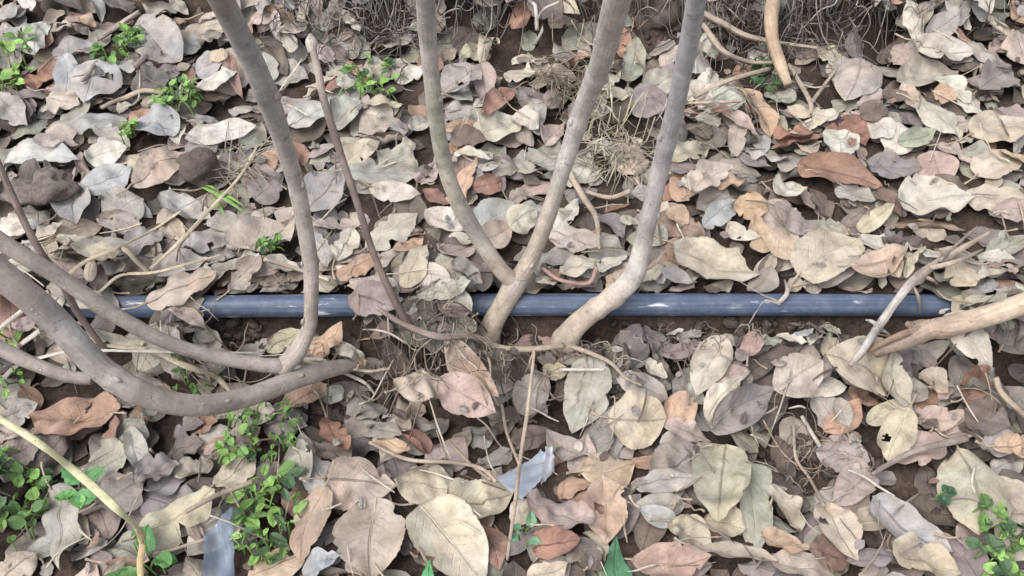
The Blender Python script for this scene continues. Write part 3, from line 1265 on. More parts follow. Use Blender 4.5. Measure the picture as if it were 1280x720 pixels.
b = Bag(); stemtube(b, AR, [TAN, C(172, 158, 144), C(174, 162, 150), LT, LT, LT, LT, LT], seed=5, knots=((.52, .01, .12), (.68, .012, .10), (.80, .01, .09), (.3, .01, .06)))
b.build("branch", M_BARK, t, t.location)
add_buds(t, AL, ((.73, 0.2, .004), (.55, 2.6, .004), (.4, .3, .003)), MID)
add_buds(t, AR, ((.53, 2.6, .005), (.68, .2, .005), (.82, 2.7, .004), (.12, .9, .0035)), LT)
tag(t, "tan grey sapling stem forking into two slanting arms just behind the pipe", "sapling", "young stems growing beside the pipe")

# right stem
BS = [(700, 450, -.055, 36), (706, 430, -.016, 35), (717, 411, .008, 29), (738, 392, .024, 27), (768, 370, .040, 26), (792, 345, .055, 26), (803, 308, .08, 23), (813, 262, .12, 22), (828, 200, .17, 23), (845, 130, .235, 23), (861, 55, .30, 24), (875, -30, .37, 26)]
t = empty("sapling", at(708, 422, 0))
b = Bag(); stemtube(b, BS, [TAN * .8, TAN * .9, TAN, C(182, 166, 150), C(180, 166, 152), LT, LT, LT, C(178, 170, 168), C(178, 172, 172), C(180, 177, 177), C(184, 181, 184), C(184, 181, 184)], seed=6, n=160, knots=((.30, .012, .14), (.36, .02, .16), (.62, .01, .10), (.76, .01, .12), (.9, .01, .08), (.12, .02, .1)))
b.build("stem", M_BARK, t, t.location)
add_buds(t, BS, ((.3, 2.4, .004), (.63, .2, .004), (.77, 2.8, .005), (.9, .3, .004)), LT)
b = Bag(); tube(b, [at(800, 338, .06), at(818, 328, .065), at(832, 312, .07)], [.0035, .0025, .0012], C(165, 150, 135), sides=8, n=14, rough=.08); b.build("side_twig", M_TWIG, t, t.location)
tag(t, "pale grey sapling stem bent sharply at its foot in front of the pipe", "sapling", "young stems growing beside the pipe")

# stems on the left
C1 = [(500, 452, -.045, 15), (450, 455, -.022, 19), (410, 462, -.004, 25), (370, 474, .014, 28), (310, 496, .033, 30), (245, 507, .055, 33), (180, 493, .078, 36), (125, 460, .10, 38), (75, 407, .13, 41), (30, 366, .16, 43), (-50, 304, .20, 47)]
C2 = [(350, 462, .022, 29), (371, 440, .034, 25), (386, 410, .055, 21), (389, 380, .075, 21), (388, 330, .105, 23), (380, 280, .135, 24), (370, 230, .17, 25), (357, 188, .205, 27), (343, 145, .245, 31), (322, 90, .295, 34), (294, 34, .34, 36), (262, -30, .39, 39)]
C3 = [(352, 458, .026, 21), (320, 455, .034, 21), (260, 444, .048, 21), (200, 424, .066, 22), (140, 391, .088, 23), (75, 347, .115, 24), (20, 314, .14, 25), (-50, 268, .17, 27)]
C4 = [(116, 474, .078, 17), (85, 470, .08, 19), (45, 456, .088, 20), (5, 438, .10, 22), (-50, 410, .12, 24)]
t = empty("sapling", at(420, 458, 0))
GR = C(152, 143, 136); GR2 = C(166, 156, 148)
b = Bag(); stemtube(b, C1, [GR2, GR2, GR2, GR2, GR, GR, GR, C(150, 143, 138), C(154, 149, 145), GR2, GR2], seed=8, n=170, slim=.85, knots=((.62, .008, .06), (.665, .012, .08), (.25, .02, .05)))
b.build("trunk", M_BARK, t, t.location)
for pts, sd, kn, cl in ((C2, 9, ((.09, .03, .15), (.2, .012, .10), (.52, .012, .05), (.78, .01, .10), (.36, .012, .08)), GR2), (C3, 10, ((.03, .03, .12), (.5, .01, .06)), GR), (C4, 12, ((.1, .05, .1),), GR)):
    b = Bag(); stemtube(b, pts, cl if pts is not C2 else [GR2, GR2, GR2, GR2, GR2, C(172, 164, 156), C(174, 166, 160), C(174, 168, 163), C(172, 167, 163), C(170, 166, 163), GR2], seed=sd, n=150, knots=kn, slim=.85)
    b.build("branch", M_BARK, t, t.location)
add_buds(t, C2, ((.21, 2.7, .004), (.37, 2.6, .003), (.78, .3, .006), (.55, .2, .004)), GR2)
add_buds(t, C1, ((.30, 1.4, .0035), (.45, 1.3, .003), (.66, .9, .004)), GR2)
tag(t, "grey sapling lying low, with one tall curved branch and others sweeping left", "sapling", "young stems growing beside the pipe")

# ------------------------------------------------------------------ single twigs, sticks, straws
GREYT, BRN, PALE, STRAW, WHITE = C(150, 138, 130), C(112, 98, 92), C(176, 160, 144), C(190, 178, 154), C(205, 198, 188)


def strand(name, cat, label, pts, w, col, mat, group=None, h=.004, rough=.06, sides=8, flat=1.0, hs=None, wl=None, kids=None):
    P = []
    for i, p in enumerate(pts):
        hh = hs[i] if hs else h
        P.append(onH(p[0], p[1], hh))
    ww = wl or [w] * len(pts)
    r = np.array([a / 2 * depth(p) / F for a, p in zip(ww, P)])
    nd = max(8, 5 * len(P)); D_ = spline(np.hstack([np.array(P), r[:, None]]), nd)
    need = np.maximum(0, Hs(D_[:, 0], D_[:, 1]) + D_[:, 3] * .5 - D_[:, 2])
    if len(D_) > 6:
        for _ in range(5):
            e = np.pad(need, 1, mode="edge"); need = np.maximum(need * .8, .5 * need + .25 * (e[2:] + e[:-2]))
    D_[:, 2] += need
    P0, col = P, np.asarray(col, float)
    if col.ndim == 2:
        q_ = np.linspace(0, len(col) - 1, nd); col = np.stack([np.interp(q_, np.arange(len(col)), col[:, k]) for k in range(3)], 1)
    P, r = D_[:, :3], D_[:, 3]
    b = Bag(); tube(b, P, r, np.array(col), sides=sides, n=max(24, 2 * len(P)), rough=rough, flat=flat, seed=abs(hash(label)) % 999 if False else len(label) * 7 % 991)
    if kids:
        root = empty(name, P[0]); b.build("stem", mat, root, P[0])
        for kn, kp, kw, kc, kh in kids:
            KP = [onH(x, y, z) for (x, y), z in zip(kp, kh)]
            kb = Bag(); tube(kb, KP, [q / 2 * depth(p) / F for q, p in zip(kw, KP)], np.array(kc), sides=8, n=14, rough=.08, seed=5)
            kb.build(kn, mat, root, P[0])
        o = root
    else:
        o = b.build(name, mat, origin=P[0])
    tag(o, label, cat, group)
    return o


GT, GS = "dead twigs lying on the leaves", "dry straws lying on the leaves"
strand("twig", "twig", "long thin upright twig with a pale bud at its tip", [(391, 62), (398, 90), (405, 125), (425, 190), (447, 255), (470, 325), (505, 398), (532, 442)], 9, [GREYT, GREYT, GREYT, BRN, BRN, BRN, BRN, BRN], M_TWIG, GT,
       hs=[.14, .13, .115, .09, .065, .04, .018, .006], wl=[9, 10, 10, 10, 9, 9, 10, 9], kids=[("bud", [(390, 66), (389, 52), (388, 42)], [9, 14, 3], [WHITE, WHITE, PALE], [.139, .143, .147])])
strand("twig", "twig", "thin dark twig slanting down behind the low grey stems", [(-8, 190), (20, 255), (45, 305), (75, 350), (100, 395), (135, 442)], 9, BRN * .9, M_TWIG, GT, hs=[.07, .06, .05, .036, .02, .008], wl=[8, 9, 9, 9, 9, 7])
strand("twig", "twig", "brown rooted twig lying crosswise in front of the forked stem's foot", [(470, 384), (502, 404), (545, 421), (600, 433), (655, 437), (704, 432)], 11, [GREYT, BRN, GREYT, PALE, PALE, PALE], M_TWIG, GT, hs=[.016, .016, .02, .022, .02, .012], wl=[5, 8, 9, 9, 8, 7],
       kids=[("rootlet", [(603, 436), (612, 452), (613, 476)], [4, 3, 2], PALE, [.02, .01, .004]), ("rootlet", [(560, 428), (548, 445), (535, 468)], [4, 3, 2], GREYT, [.018, .01, .004]), ("rootlet", [(668, 438), (662, 455), (668, 470)], [4, 3, 2], PALE, [.018, .01, .004])])
strand("stick", "stick", "thick smooth tan stick with a frayed broken end", [(1300, 372), (1240, 393), (1190, 407), (1160, 416), (1125, 427), (1092, 438)], 34, [C(180, 164, 146), C(182, 166, 148), C(178, 160, 142), C(168, 150, 134), C(154, 137, 124), C(136, 120, 108)], M_TWIG, None, hs=[.028, .024, .020, .018, .014, .008], wl=[27, 27, 27, 26, 22, 17], sides=18, rough=.10,
       kids=[("splinter", [(1150, 412), (1118, 422), (1085, 440)], [12, 9, 3], C(150, 128, 110), [.026, .024, .010]), ("splinter", [(1155, 424), (1120, 436), (1096, 446)], [10, 8, 3], C(130, 110, 96), [.02, .016, .008])])
strand("twig", "twig", "broken grey twig leaning across the pipe's right part", [(1062, 458), (1082, 432), (1100, 405), (1125, 370), (1148, 345), (1190, 318), (1238, 290)], 11, [GREYT, LT, LT, LT, GREYT, PALE, PALE], M_TWIG, GT, hs=[.010, .020, .028, .026, .022, .016, .014], wl=[7, 10, 11, 10, 12, 9, 4],
       kids=[("side_twig", [(1098, 408), (1090, 402), (1082, 400)], [8, 5, 2], LT, [.028, .03, .03]), ("side_twig", [(1100, 412), (1108, 416), (1113, 420)], [6, 4, 2], LT, [.026, .02, .014]), ("side_twig", [(1070, 452), (1078, 444), (1083, 432)], [5, 4, 2], GREYT, [.008, .01, .01]), ("side_twig", [(1150, 343), (1165, 350), (1172, 356)], [6, 5, 2], GREYT, [.02, .014, .008]), ("side_twig", [(1160, 336), (1198, 326), (1228, 312)], [7, 6, 3], PALE, [.02, .014, .008]), ("side_twig", [(1140, 355), (1148, 372), (1150, 392)], [4, 4, 2], PALE, [.02, .018, .012]), ("side_twig", [(1175, 326), (1200, 302), (1222, 283)], [5, 4, 2], GREYT, [.018, .016, .012])])
strand("stick", "stick", "short tan stick hanging down from the root bank", [(969, -12), (964, 20), (966, 50), (975, 80), (985, 106)], 15, [C(164, 144, 122), C(172, 150, 128), C(172, 150, 128), C(176, 156, 134), C(182, 164, 142)], M_TWIG, None, hs=[.05, .05, .045, .03, .012], wl=[17, 18, 16, 15, 10], sides=12, rough=.09)
strand("root", "root", "thick pale root curving out sideways from behind the right stem", [(878, 16), (918, 40), (965, 52), (1022, 60)], 7, PALE * .9, M_TWIG, GT, h=.02, wl=[8, 8, 6, 4])
strand("root", "root", "pale root sagging in a low bow beneath the root mat", [(878, 32), (903, 63), (935, 77), (972, 78)], 6, PALE * .85, M_TWIG, GT, h=.016, wl=[7, 7, 6, 4])
strand("twig", "twig", "small forked twig right of the hanging tan stick", [(985, 80), (1000, 104), (1013, 128), (1014, 142)], 5, PALE * .9, M_TWIG, GT, h=.012, wl=[5, 6, 6, 4], kids=[("side_twig", [(1013, 130), (1035, 100), (1050, 80)], [5, 4, 3], PALE * .9, [.012, .012, .012])])
strand("twig", "twig", "short grey stick slanting near the upper corner", [(124, 49), (150, 31), (174, 15)], 6, GREYT * 1.1, M_TWIG, GT, wl=[5, 7, 6])
strand("twig", "twig", "straight pale stick pointing at the round green weed", [(128, 138), (165, 124), (207, 119)], 7, PALE, M_TWIG, GT, wl=[5, 7, 6])
strand("twig", "twig", "small grey stick on the domed cream leaf at upper left", [(103, 101), (136, 84)], 5, GREYT, M_TWIG, GT)
strand("twig", "twig", "stubby brown stick beside the flat green weed", [(169, 84), (183, 69)], 7, GREYT * .9, M_TWIG, GT)
strand("straw", "straw", "bent yellow straw with a sharp knee behind the low stems", [(80, 350), (105, 328), (148, 311), (158, 313), (172, 328), (185, 340)], 7, STRAW, M_STRAW, GS, h=.012, flat=.5)
strand("straw", "straw", "long thin straw running from low stems to beige pipe leaf's top", [(110, 374), (160, 351), (220, 334), (280, 318)], 5, STRAW, M_STRAW, GS, h=.014, wl=[4, 5, 5, 3], flat=.6)
strand("straw", "straw", "thin straw rising from the bent straw's knee", [(145, 311), (190, 288), (226, 264)], 4, STRAW * .95, M_STRAW, GS, h=.01, flat=.6)
strand("straw", "straw", "long straw slanting up towards the round earth clod", [(188, 336), (228, 299), (262, 262), (300, 220), (322, 182)], 5, STRAW * .9, M_STRAW, GS, h=.012, wl=[5, 6, 5, 4, 3], flat=.6)
strand("straw", "straw", "whitish straw passing beneath both low stems", [(-10, 484), (28, 458), (80, 440), (130, 438), (212, 440), (330, 441)], 5, WHITE * .92, M_STRAW, GS, h=.022, wl=[7, 7, 7, 5, 4, 3], flat=.5)
strand("straw", "straw", "curled tan straw strand between the two low stems", [(128, 438), (195, 447), (240, 460), (272, 474), (289, 490)], 8, STRAW * .9, M_STRAW, GS, h=.016, wl=[5, 9, 10, 9, 4], flat=.35)
strand("straw", "straw", "short white straw end beside the thick low stem at the edge", [(-10, 418), (28, 388)], 7, WHITE * .9, M_STRAW, GS, h=.014, flat=.5)
strand("straw", "straw", "short double white straw just above the lowest stem", [(18, 436), (50, 413)], 9, WHITE * .88, M_STRAW, GS, h=.014, flat=.5)
strand("straw", "straw", "upright thin straw standing in front of the forked stem's foot", [(668, 440), (660, 510), (651, 570), (645, 620), (634, 700)], 5, PALE, M_STRAW, GS, hs=[.03, .03, .028, .024, .006], wl=[3, 5, 5, 5, 4])
strand("straw", "straw", "thin straw joining the upright straw above the blue scrap", [(627, 505), (634, 542), (649, 580)], 4, PALE, M_STRAW, GS, hs=[.01, .016, .024])
strand("straw", "straw", "long stalk lying crosswise above the beige round leaf", [(462, 553), (508, 574), (565, 578), (600, 585), (620, 602)], 5, PALE, M_STRAW, GS, h=.008)
strand("straw", "straw", "short stalk crossing the long crosswise stalk", [(560, 550), (588, 580), (613, 600)], 4, PALE * .9, M_STRAW, GS, h=.008)
strand("twig", "twig", "thin brown twig above the frayed olive leaf", [(1090, 593), (1120, 575), (1152, 561), (1208, 549)], 7, GREYT, M_TWIG, GT, h=.008, wl=[5, 7, 8, 9])
strand("root", "root", "fine bent root crossing the soil hollow", [(992, 530), (995, 572), (1012, 598), (1030, 632)], 4, PALE * .85, M_TWIG, GT, h=.008)
strand("straw", "straw", "white stalk at the far rim of the soil hollow", [(1002, 520), (1014, 540), (1025, 558)], 5, WHITE * .85, M_STRAW, GS, h=.008)
strand("twig", "twig", "pale twig end beneath the long rust and pink leaf", [(1240, 478), (1262, 502), (1288, 526)], 8, PALE, M_TWIG, GT, h=.008)
strand("root", "root", "wiry root running from the right stem's foot to the fore", [(705, 430), (742, 443), (765, 455), (782, 472), (802, 482)], 5, PALE * .85, M_TWIG, GT, h=.008, wl=[7, 6, 5, 4, 3])
strand("straw", "straw", "short straight straw in front of the right stem's foot", [(700, 462), (756, 462)], 4, WHITE * .85, M_STRAW, GS, h=.01)
strand("twig", "twig", "straight pale stick left of the hanging tan stick", [(868, 121), (910, 101), (962, 86)], 6, PALE, M_TWIG, GT, h=.01)
strand("twig", "twig", "thin level stalk beyond the orange oval leaf", [(860, 129), (900, 128), (925, 126)], 4, PALE * .9, M_TWIG, GT, h=.008)
strand("root", "root", "pale root hooked downwards right of the fork", [(708, 208), (728, 245), (745, 272), (749, 312)], 7, PALE * .92, M_TWIG, GT, h=.01, wl=[8, 8, 7, 4])
strand("root", "root", "short pale root lying level below the straw nest", [(733, 240), (762, 247), (788, 239)], 6, PALE, M_TWIG, GT, h=.008)
strand("leaf_stalk", "stalk", "pinkish curved leaf stalk below the pale domed leaf", [(677, 335), (700, 350), (735, 354), (746, 334)], 5, C(176, 146, 136), M_TWIG, GT, h=.008)
strand("twig", "twig", "white branching twig in front of the bank above the grass tuft", [(660, -8), (668, 25), (671, 52)], 5, WHITE * .8, M_TWIG, GT, h=.014, kids=[("side_twig", [(669, 30), (680, 12), (700, 2)], [4, 4, 3], WHITE * .8, [.014, .016, .016]), ("side_twig", [(668, 56), (677, 40), (678, 30)], [4, 4, 2], WHITE * .8, [.01, .012, .012])])
strand("straw", "straw", "frayed grass strip lying over the pipe's front", [(925, 352), (952, 368), (974, 380), (950, 392), (934, 408)], 6, WHITE * .72, M_STRAW, GS, hs=[.006, .004, .002, .002, .002], wl=[2, 4, 5, 4, 2], flat=.4, kids=[("strip_end", [(972, 380), (984, 366), (981, 350)], [5, 6, 2], WHITE * .72, [.003, .006, .012])])
strand("straw", "straw", "thin straw under the tall curved branch near a green sprig", [(330, 324), (370, 336), (412, 350)], 5, PALE, M_STRAW, GS, h=.008)
strand("straw", "straw", "pair-crossing straw in front of the curved branch's foot", [(376, 448), (420, 462), (455, 478), (468, 492)], 5, WHITE * .85, M_STRAW, GS, h=.01, wl=[5, 5, 4, 3])
strand("straw", "straw", "flat straw passing right of the curved branch's foot", [(380, 450), (430, 463), (490, 473)], 4, STRAW * .9, M_STRAW, GS, h=.008)
strand("leaf_stalk", "stalk", "tan leaf stalk pointing at the clear plastic strip", [(232, 640), (270, 620), (315, 602)], 6, PALE, M_TWIG, GT, h=.012)
strand("root", "root", "fine pale root near the clear plastic strip", [(196, 696), (220, 686), (250, 676), (262, 672)], 4, PALE, M_TWIG, GT, h=.006)

# yellow grass blade that bends over at the lower edge
t = empty("dry_grass", onH(60, 560, .05))
b = Bag(); P = [onH(x, y, h) for x, y, h in ((-20, 512, .10), (40, 548, .095), (95, 590, .085), (140, 630, .07), (176, 664, .055))]
tube(b, P, [w / 2 * depth(p) / F for w, p in zip((9, 10, 11, 11, 10), P)], np.array([C(208, 204, 166)] * 5), sides=10, n=50, flat=.3, rough=.03); b.build("blade", M_STRAW, t, t.location)
b = Bag(); P = [onH(x, y, h) for x, y, h in ((173, 660, .056), (178, 680, .045), (175, 705, .03), (178, 740, .015))]
tube(b, P, [w / 2 * depth(p) / F for w, p in zip((9, 9, 8, 7), P)], np.array([C(196, 176, 136)] * 4), sides=10, n=30, flat=.3, rough=.04); b.build("bent_tip", M_STRAW, t, t.location)
tag(t, "wide yellow dry grass blade arching over and kinked near its tip", "grass blade")


# ------------------------------------------------------------------ clods, plastic, clumps
def lump(bag, c, r, tint, seed, sq=(1, 1, 1), nu=20, nv=28, amp=.18):
    rs = np.random.RandomState(seed)
    a = np.linspace(0, math.pi, nu + 1)[:, None]; p = np.linspace(0, 2 * math.pi, nv + 1)[None]
    D = np.stack([np.sin(a) * np.cos(p), np.sin(a) * np.sin(p), np.cos(a) * np.ones_like(p)], -1)
    q = np.ones(D.shape[:2])
    for k in range(18):
        w = rs.normal(size=3) * rs.uniform(1, 7); q = q + amp / (1 + np.linalg.norm(w) * .5) * np.sin(D @ w + rs.rand() * 6.28)
    V = c + r * D * q[..., None] * np.array(sq)
    bag.add(V, grid_faces(nu, nv), (0, 0, 0), tint)


def clod_material():
    g = NT("dark_dry_clod")
    tint = g.n("ShaderNodeAttribute", attribute_name="tint").outputs["Color"]; pos = g.n("ShaderNodeNewGeometry").outputs["Position"]
    n1 = g.noise(pos, 110, 6, .65); n2 = g.noise(pos, 600, 3)
    c = g.scale(tint, g.math("MULTIPLY", g.ramp(n1, .3, .7, .6, 1.4), g.ramp(n2, .3, .7, .8, 1.2)))
    bp = g.n("ShaderNodeBump", i_Strength=.8, i_Distance=.002, i_Height=g.math("ADD", n1, n2))
    pb = g.n("ShaderNodeBsdfPrincipled", i_Base_Color=c, i_Roughness=.85, i_Normal=bp.outputs[0]); g.l(pb.outputs[0], g.out.inputs[0])
    return g.m


M_CLOD = clod_material()
p = onH(252, 210, .010); b = Bag(); lump(b, p, .0215, lin((84, 74, 70)), 4, (1, .9, .85)); o = b.build("earth_clod", M_CLOD, origin=p)
tag(o, "round dark brown clod of earth resting on the leaves", "clod")
p = onT(815, 12, -.016); b = Bag(); lump(b, p, .044, lin((84, 74, 66)), 9, (.85, .7, .95), amp=.3, nu=34, nv=44); o = b.build("earth_clod", M_CLOD, origin=p)
tag(o, "large brown clod of bank earth seen between the two pale stems", "clod")
p = onT(1122, 303, .026); b = Bag(); lump(b, p, .0125, lin((92, 82, 80)), 12, (1.2, .9, .7), amp=.35); o = b.build("earth_clod", M_CLOD, origin=p)
tag(o, "small dark crumbly clod beside the yellow upright leaf", "clod")
p = onT(45, 232, .02); b = Bag(); lump(b, p, .026, lin((104, 94, 88)), 15, (1.2, .9, .5), amp=.35, nu=26, nv=34); o = b.build("earth_clod", M_CLOD, origin=p)
tag(o, "flat wide grey-brown clod behind the thin dark twig", "clod")

crumbs = Bag()
for k in range(700):
    a, q = [(1000, 572, ), (540, 465), (690, 455), (830, 425), (450, 515), (300, 412), (1110, 470), (815, 45), (1130, 650), (960, 420)][k % 10], 0
    px, py = a[0] + R.normal() * 38, a[1] + R.normal() * 20
    p = onT(px, py, .0015); r = R.uniform(.0012, .0045) * (1 if R.rand() < .85 else 1.8)
    x, y = project(p)
    if any(l < x < m_ and 360 < y < 402 for l, m_ in PIPE_KEEP):
        continue
    lump(crumbs, p, r, np.array(lin((76, 66, 60))) * R.uniform(.6, 1.35), k, (1, 1, .8), nu=6, nv=8, amp=.35)
tag(crumbs.build("soil_crumbs", M_CLOD), kind="stuff")


def film(name, label, quad, col, nz=.003, h=.004):
    n = 14
    c = [onH(x, y, h) for x, y in quad]
    g = np.zeros((n + 1, n + 1, 3)); rs = np.random.RandomState(len(label))
    for i in range(n + 1):
        for j in range(n + 1):
            u, v = i / n, j / n
            g[i, j] = (c[0] * (1 - u) + c[1] * u) * (1 - v) + (c[3] * (1 - u) + c[2] * u) * v
            if i in (0, n) or j in (0, n):
                g[i, j, :2] += rs.normal(size=2) * .0004
            g[i, j, 2] += nz * math.sin(u * 5 + v * 3 + 1) + nz * .6 * math.sin(v * 11 - u * 4)
    i_, j_ = idx(g[..., 0], g[..., 1]); g[..., 2] = np.maximum(g[..., 2], HB[i_, j_] + .0005)
    b = Bag(); b.add(g, grid_faces(n, n), (0, 0, 0), np.array(lin(col)))
    o = b.build(name, M_FILM, origin=c[0]); tag(o, label, "plastic scrap")


film("plastic_strip", "clear bluish white plastic strip standing out of the litter near the rosette", [(258, 668), (294, 640), (294, 735), (250, 735)], (138, 150, 168), h=.004)
film("plastic_scrap", "pale blue torn plastic scrap under the upright straw", [(618, 600), (676, 566), (690, 588), (652, 624)], (176, 186, 200), nz=.0015, h=.004)
film("plastic_scrap", "narrow whitish plastic edge curling right of the blue scrap", [(682, 560), (690, 556), (694, 590), (676, 604)], (205, 210, 216), nz=.002, h=.008)


def clump(name, label, px, py, n, spread, ln, col, seed, up=.5, cat="grass tuft", aim=None):
    rs = np.random.RandomState(seed); b = Bag(); c = onH(px, py, .0)
    for k in range(n):
        a = rs.rand() * 6.283 if aim is None else aim + rs.normal() * .7
        q = c + np.array([rs.normal() * spread, rs.normal() * spread * .8, 0]); q[2] = float(Hs(q[:1], q[1:2])[0]) + .001
        l = ln * rs.uniform(.5, 1.2); el = rs.uniform(.05, up)
        d = np.array([math.cos(a) * math.cos(el), math.sin(a) * math.cos(el), math.sin(el)])
        sd = np.array([-d[1], d[0], 0]) * rs.uniform(-1.1, 1.1)
        pts = [q, q + d * l * .35 + sd * l * .1, q + d * l * .7 + sd * l * .35 - [0, 0, l * .12], q + d * l + sd * l * .6 - [0, 0, l * .35 * rs.rand()]]
        for p in pts[1:]:
            p[2] = max(p[2], hb(p) + .0005)
        wv = rs.choice([.3, .4, .55, .8]); tube(b, pts, [.0010 * wv, .0012 * wv, .0009 * wv, .0003], np.array(col) * rs.uniform(.5, 1.2), sides=5, n=12, flat=.35, seed=k)
    o = b.build(name, M_STRAW, origin=c); tag(o, label, cat)


clump("grass_tuft", "nest of coiled yellowish straw between the right arm and right stem", 766, 192, 130, .021, .036, C(178, 170, 152), 3, up=.10)
clump("grass_tuft", "dead brown grass tuft drooping beside the fork's right arm", 705, 100, 130, .018, .05, C(150, 138, 120), 5, up=.6, aim=-1.6)
clump("grass_tuft", "loose yellow-green straw heap above the coiled straw nest", 750, 160, 45, .016, .035, C(186, 180, 152), 6, up=.3)
clump("grass_tuft", "wiry grey grass tuft left of the orange oval leaf", 885, 150, 45, .025, .04, C(160, 148, 136), 7, up=.4)
clump("grass_tuft", "pale straw scraps tangled beside the round earth clod", 300, 215, 40, .016, .05, C(176, 166, 150), 8, up=.5)

# mat of dead roots on the bank, fine rootlets in the trench, small straw scraps: not countable
mat = Bag()


def rootmat(n, cx, cy, sx, sy, ln, cols, hmax, wmin=.0003, wmax=.0009, vert=False):
    for k in range(n):
        px, py = cx + R.normal() * sx, cy + R.normal() * sy
        c = onT(px, py, .004)
        a = R.rand() * 6.283 if not vert else -1.57 + R.normal() * .6
        pts = [c + [0, 0, R.uniform(0, hmax)]]; l = ln * R.uniform(.5, 1.4); hgt = R.uniform(.002, hmax)
        for s in range(5):
            a += R.normal() * .75
            q = pts[-1] + np.array([math.cos(a), math.sin(a), 0]) * l / 5
            q[2] = max(hb(q) + R.uniform(-.002, .003), float(T(q[0], q[1])) + hgt * R.uniform(.3, 1))
            pts.append(q)
        w = R.uniform(wmin, wmax)
        V = np.array(pts); x, y = project(V)
        if any(np.any((x > l_) & (x < m_) & (y > 362) & (y < 400)) for l_, m_ in PIPE_KEEP):
            continue
        tube(mat, pts, [w, w, w * .9, w * .8, w * .7, w * .4], cols[k % len(cols)] * R.uniform(.7, 1.15), sides=5, n=16, seed=k)


gcols = [C(106, 100, 97), C(134, 127, 122), C(78, 72, 70), C(154, 147, 140)]
rootmat(160, 1005, 28, 62, 26, .07, gcols, .045)
rootmat(110, 490, 38, 30, 26, .06, gcols, .035)
rootmat(60, 590, 22, 35, 16, .06, gcols, .03)
rootmat(70, 920, 45, 30, 30, .06, gcols, .03)
rootmat(50, 395, 35, 30, 25, .05, gcols, .02)
rootmat(80, 775, 14, 60, 16, .06, gcols, .03)
rootmat(70, 1180, 20, 80, 25, .05, gcols, .02)
tag(mat.build("dead_root_mat", M_STRAW), kind="stuff")
mat = Bag()
gcols2 = [C(176, 164, 150), C(150, 136, 124), C(120, 106, 98)]
rootmat(55, 545, 470, 45, 22, .05, gcols2, .014, .0003, .0007, True)
rootmat(40, 690, 465, 55, 24, .045, gcols2, .012, .0003, .0006, True)
rootmat(60, 860, 440, 90, 18, .03, gcols2, .008, .0003, .0006)
rootmat(32, 1005, 575, 35, 20, .035, gcols2, .01, .0003, .0006)
rootmat(30, 300, 470, 60, 15, .05, gcols2, .012, .0003, .0007)
tag(mat.build("fine_roots", M_STRAW), kind="stuff")
mat = Bag()
for k in range(330):
    px, py = R.uniform(-60, 1340), R.uniform(10, 740)
    c = onH(px, py, .001); a = R.rand() * 6.283; l = R.uniform(.012, .045); w = R.uniform(.0004, .0010)
    d = np.array([math.cos(a), math.sin(a), 0]); s = np.array([-d[1], d[0], 0]) * R.uniform(-.25, .25)
    pts = []
    for tt in (0, .33, .66, 1):
        q = c + d * l * tt + s * l * tt * tt; q[2] = hb(q) + R.uniform(-.001, .002); pts.append(q)
    x, y = project(np.array(pts))
    if any(np.any((x > l_) & (x < m_) & (y > 362) & (y < 400)) for l_, m_ in PIPE_KEEP):
        continue
    tube(mat, pts, [w, w, w, w * .5], [C(186, 172, 150), C(150, 138, 128), C(120, 104, 94), C(205, 196, 180)][k % 4] * R.uniform(.8, 1.1), sides=5, n=10, seed=k)
tag(mat.build("straw_litter", M_STRAW), kind="stuff")

# ------------------------------------------------------------------ green plants
GRN = [C(118, 156, 88), C(138, 180, 100), C(98, 132, 80), C(84, 114, 80), C(156, 196, 116)]


def weed(label, px, py, n, rpx, hmax, size, cols, seed, round_=.8, cat="weed", trefoil=False):
    rs = np.random.RandomState(seed); c = onH(px, py, -.002); root = empty("weed", c)
    fo, st = Bag(), Bag(); sc_ = depth(c) / F; nu, nv = 10, 8; fc = grid_faces(nu, nv)
    for k in range(n):
        a = rs.rand() * 6.283; rr = rpx * sc_ * math.sqrt(rs.rand()) * 1.0
        tip = c + np.array([math.cos(a) * rr, math.sin(a) * rr * 1.2, 0])
        tip[2] = max(c[2], hb(tip) - .001) + rs.uniform(.0, hmax * .6) * (1 - .5 * rr / (rpx * sc_ + 1e-6))
        basep = tip + np.array([rs.normal(), rs.normal(), 0]) * .25 * rpx * sc_; basep[2] = min(tip[2], hb(basep)) - .006
        mid_ = .5 * (basep + tip) + [0, 0, .3 * (tip[2] - c[2])]
        if np.linalg.norm(tip - basep) < .022:
            tube(st, [basep, mid_, tip], [.0008, .0007, .0005], C(130, 165, 90) * rs.uniform(.7, 1.1), sides=5, n=8, seed=k)
        col = cols[rs.randint(len(cols))] * rs.uniform(.8, 1.15)
        for q in range(3 if trefoil else 1):
            L = size * rs.choice([.45, .6, .75, .95, 1.1]); W = L * round_ * rs.uniform(.85, 1.1)
            P, luv = leaf_shape(L, W, rs.choice(list("fuuv")), rs, nu, nv)
            P = P + [L * .5, 0, 0]
            aa = a + rs.normal() * 1.5 + (q * 2.094 if trefoil else 0); el = rs.uniform(-.25, .55)
            X = np.array([math.cos(aa) * math.cos(el), math.sin(aa) * math.cos(el), math.sin(el)]); Yv = np.array([-math.sin(aa), math.cos(aa), rs.uniform(-.4, .4)]); Yv /= np.linalg.norm(Yv)
            N = np.cross(X, Yv)
            V = tip + P[..., :1] * X + P[..., 1:2] * Yv + P[..., 2:] * N
            lowest = (Hs(V[..., 0], V[..., 1]) + .001 - V[..., 2]).max()
            if lowest > 0:
                V = V + [0, 0, lowest * .55]
            fo.add(V, fc, luv.reshape(-1, 3), col)
    fo.build("foliage", M_GREEN, root, c); st.build("stem", M_STRAW, root, c)
    tag(root, label, cat, "green weeds growing through the litter")


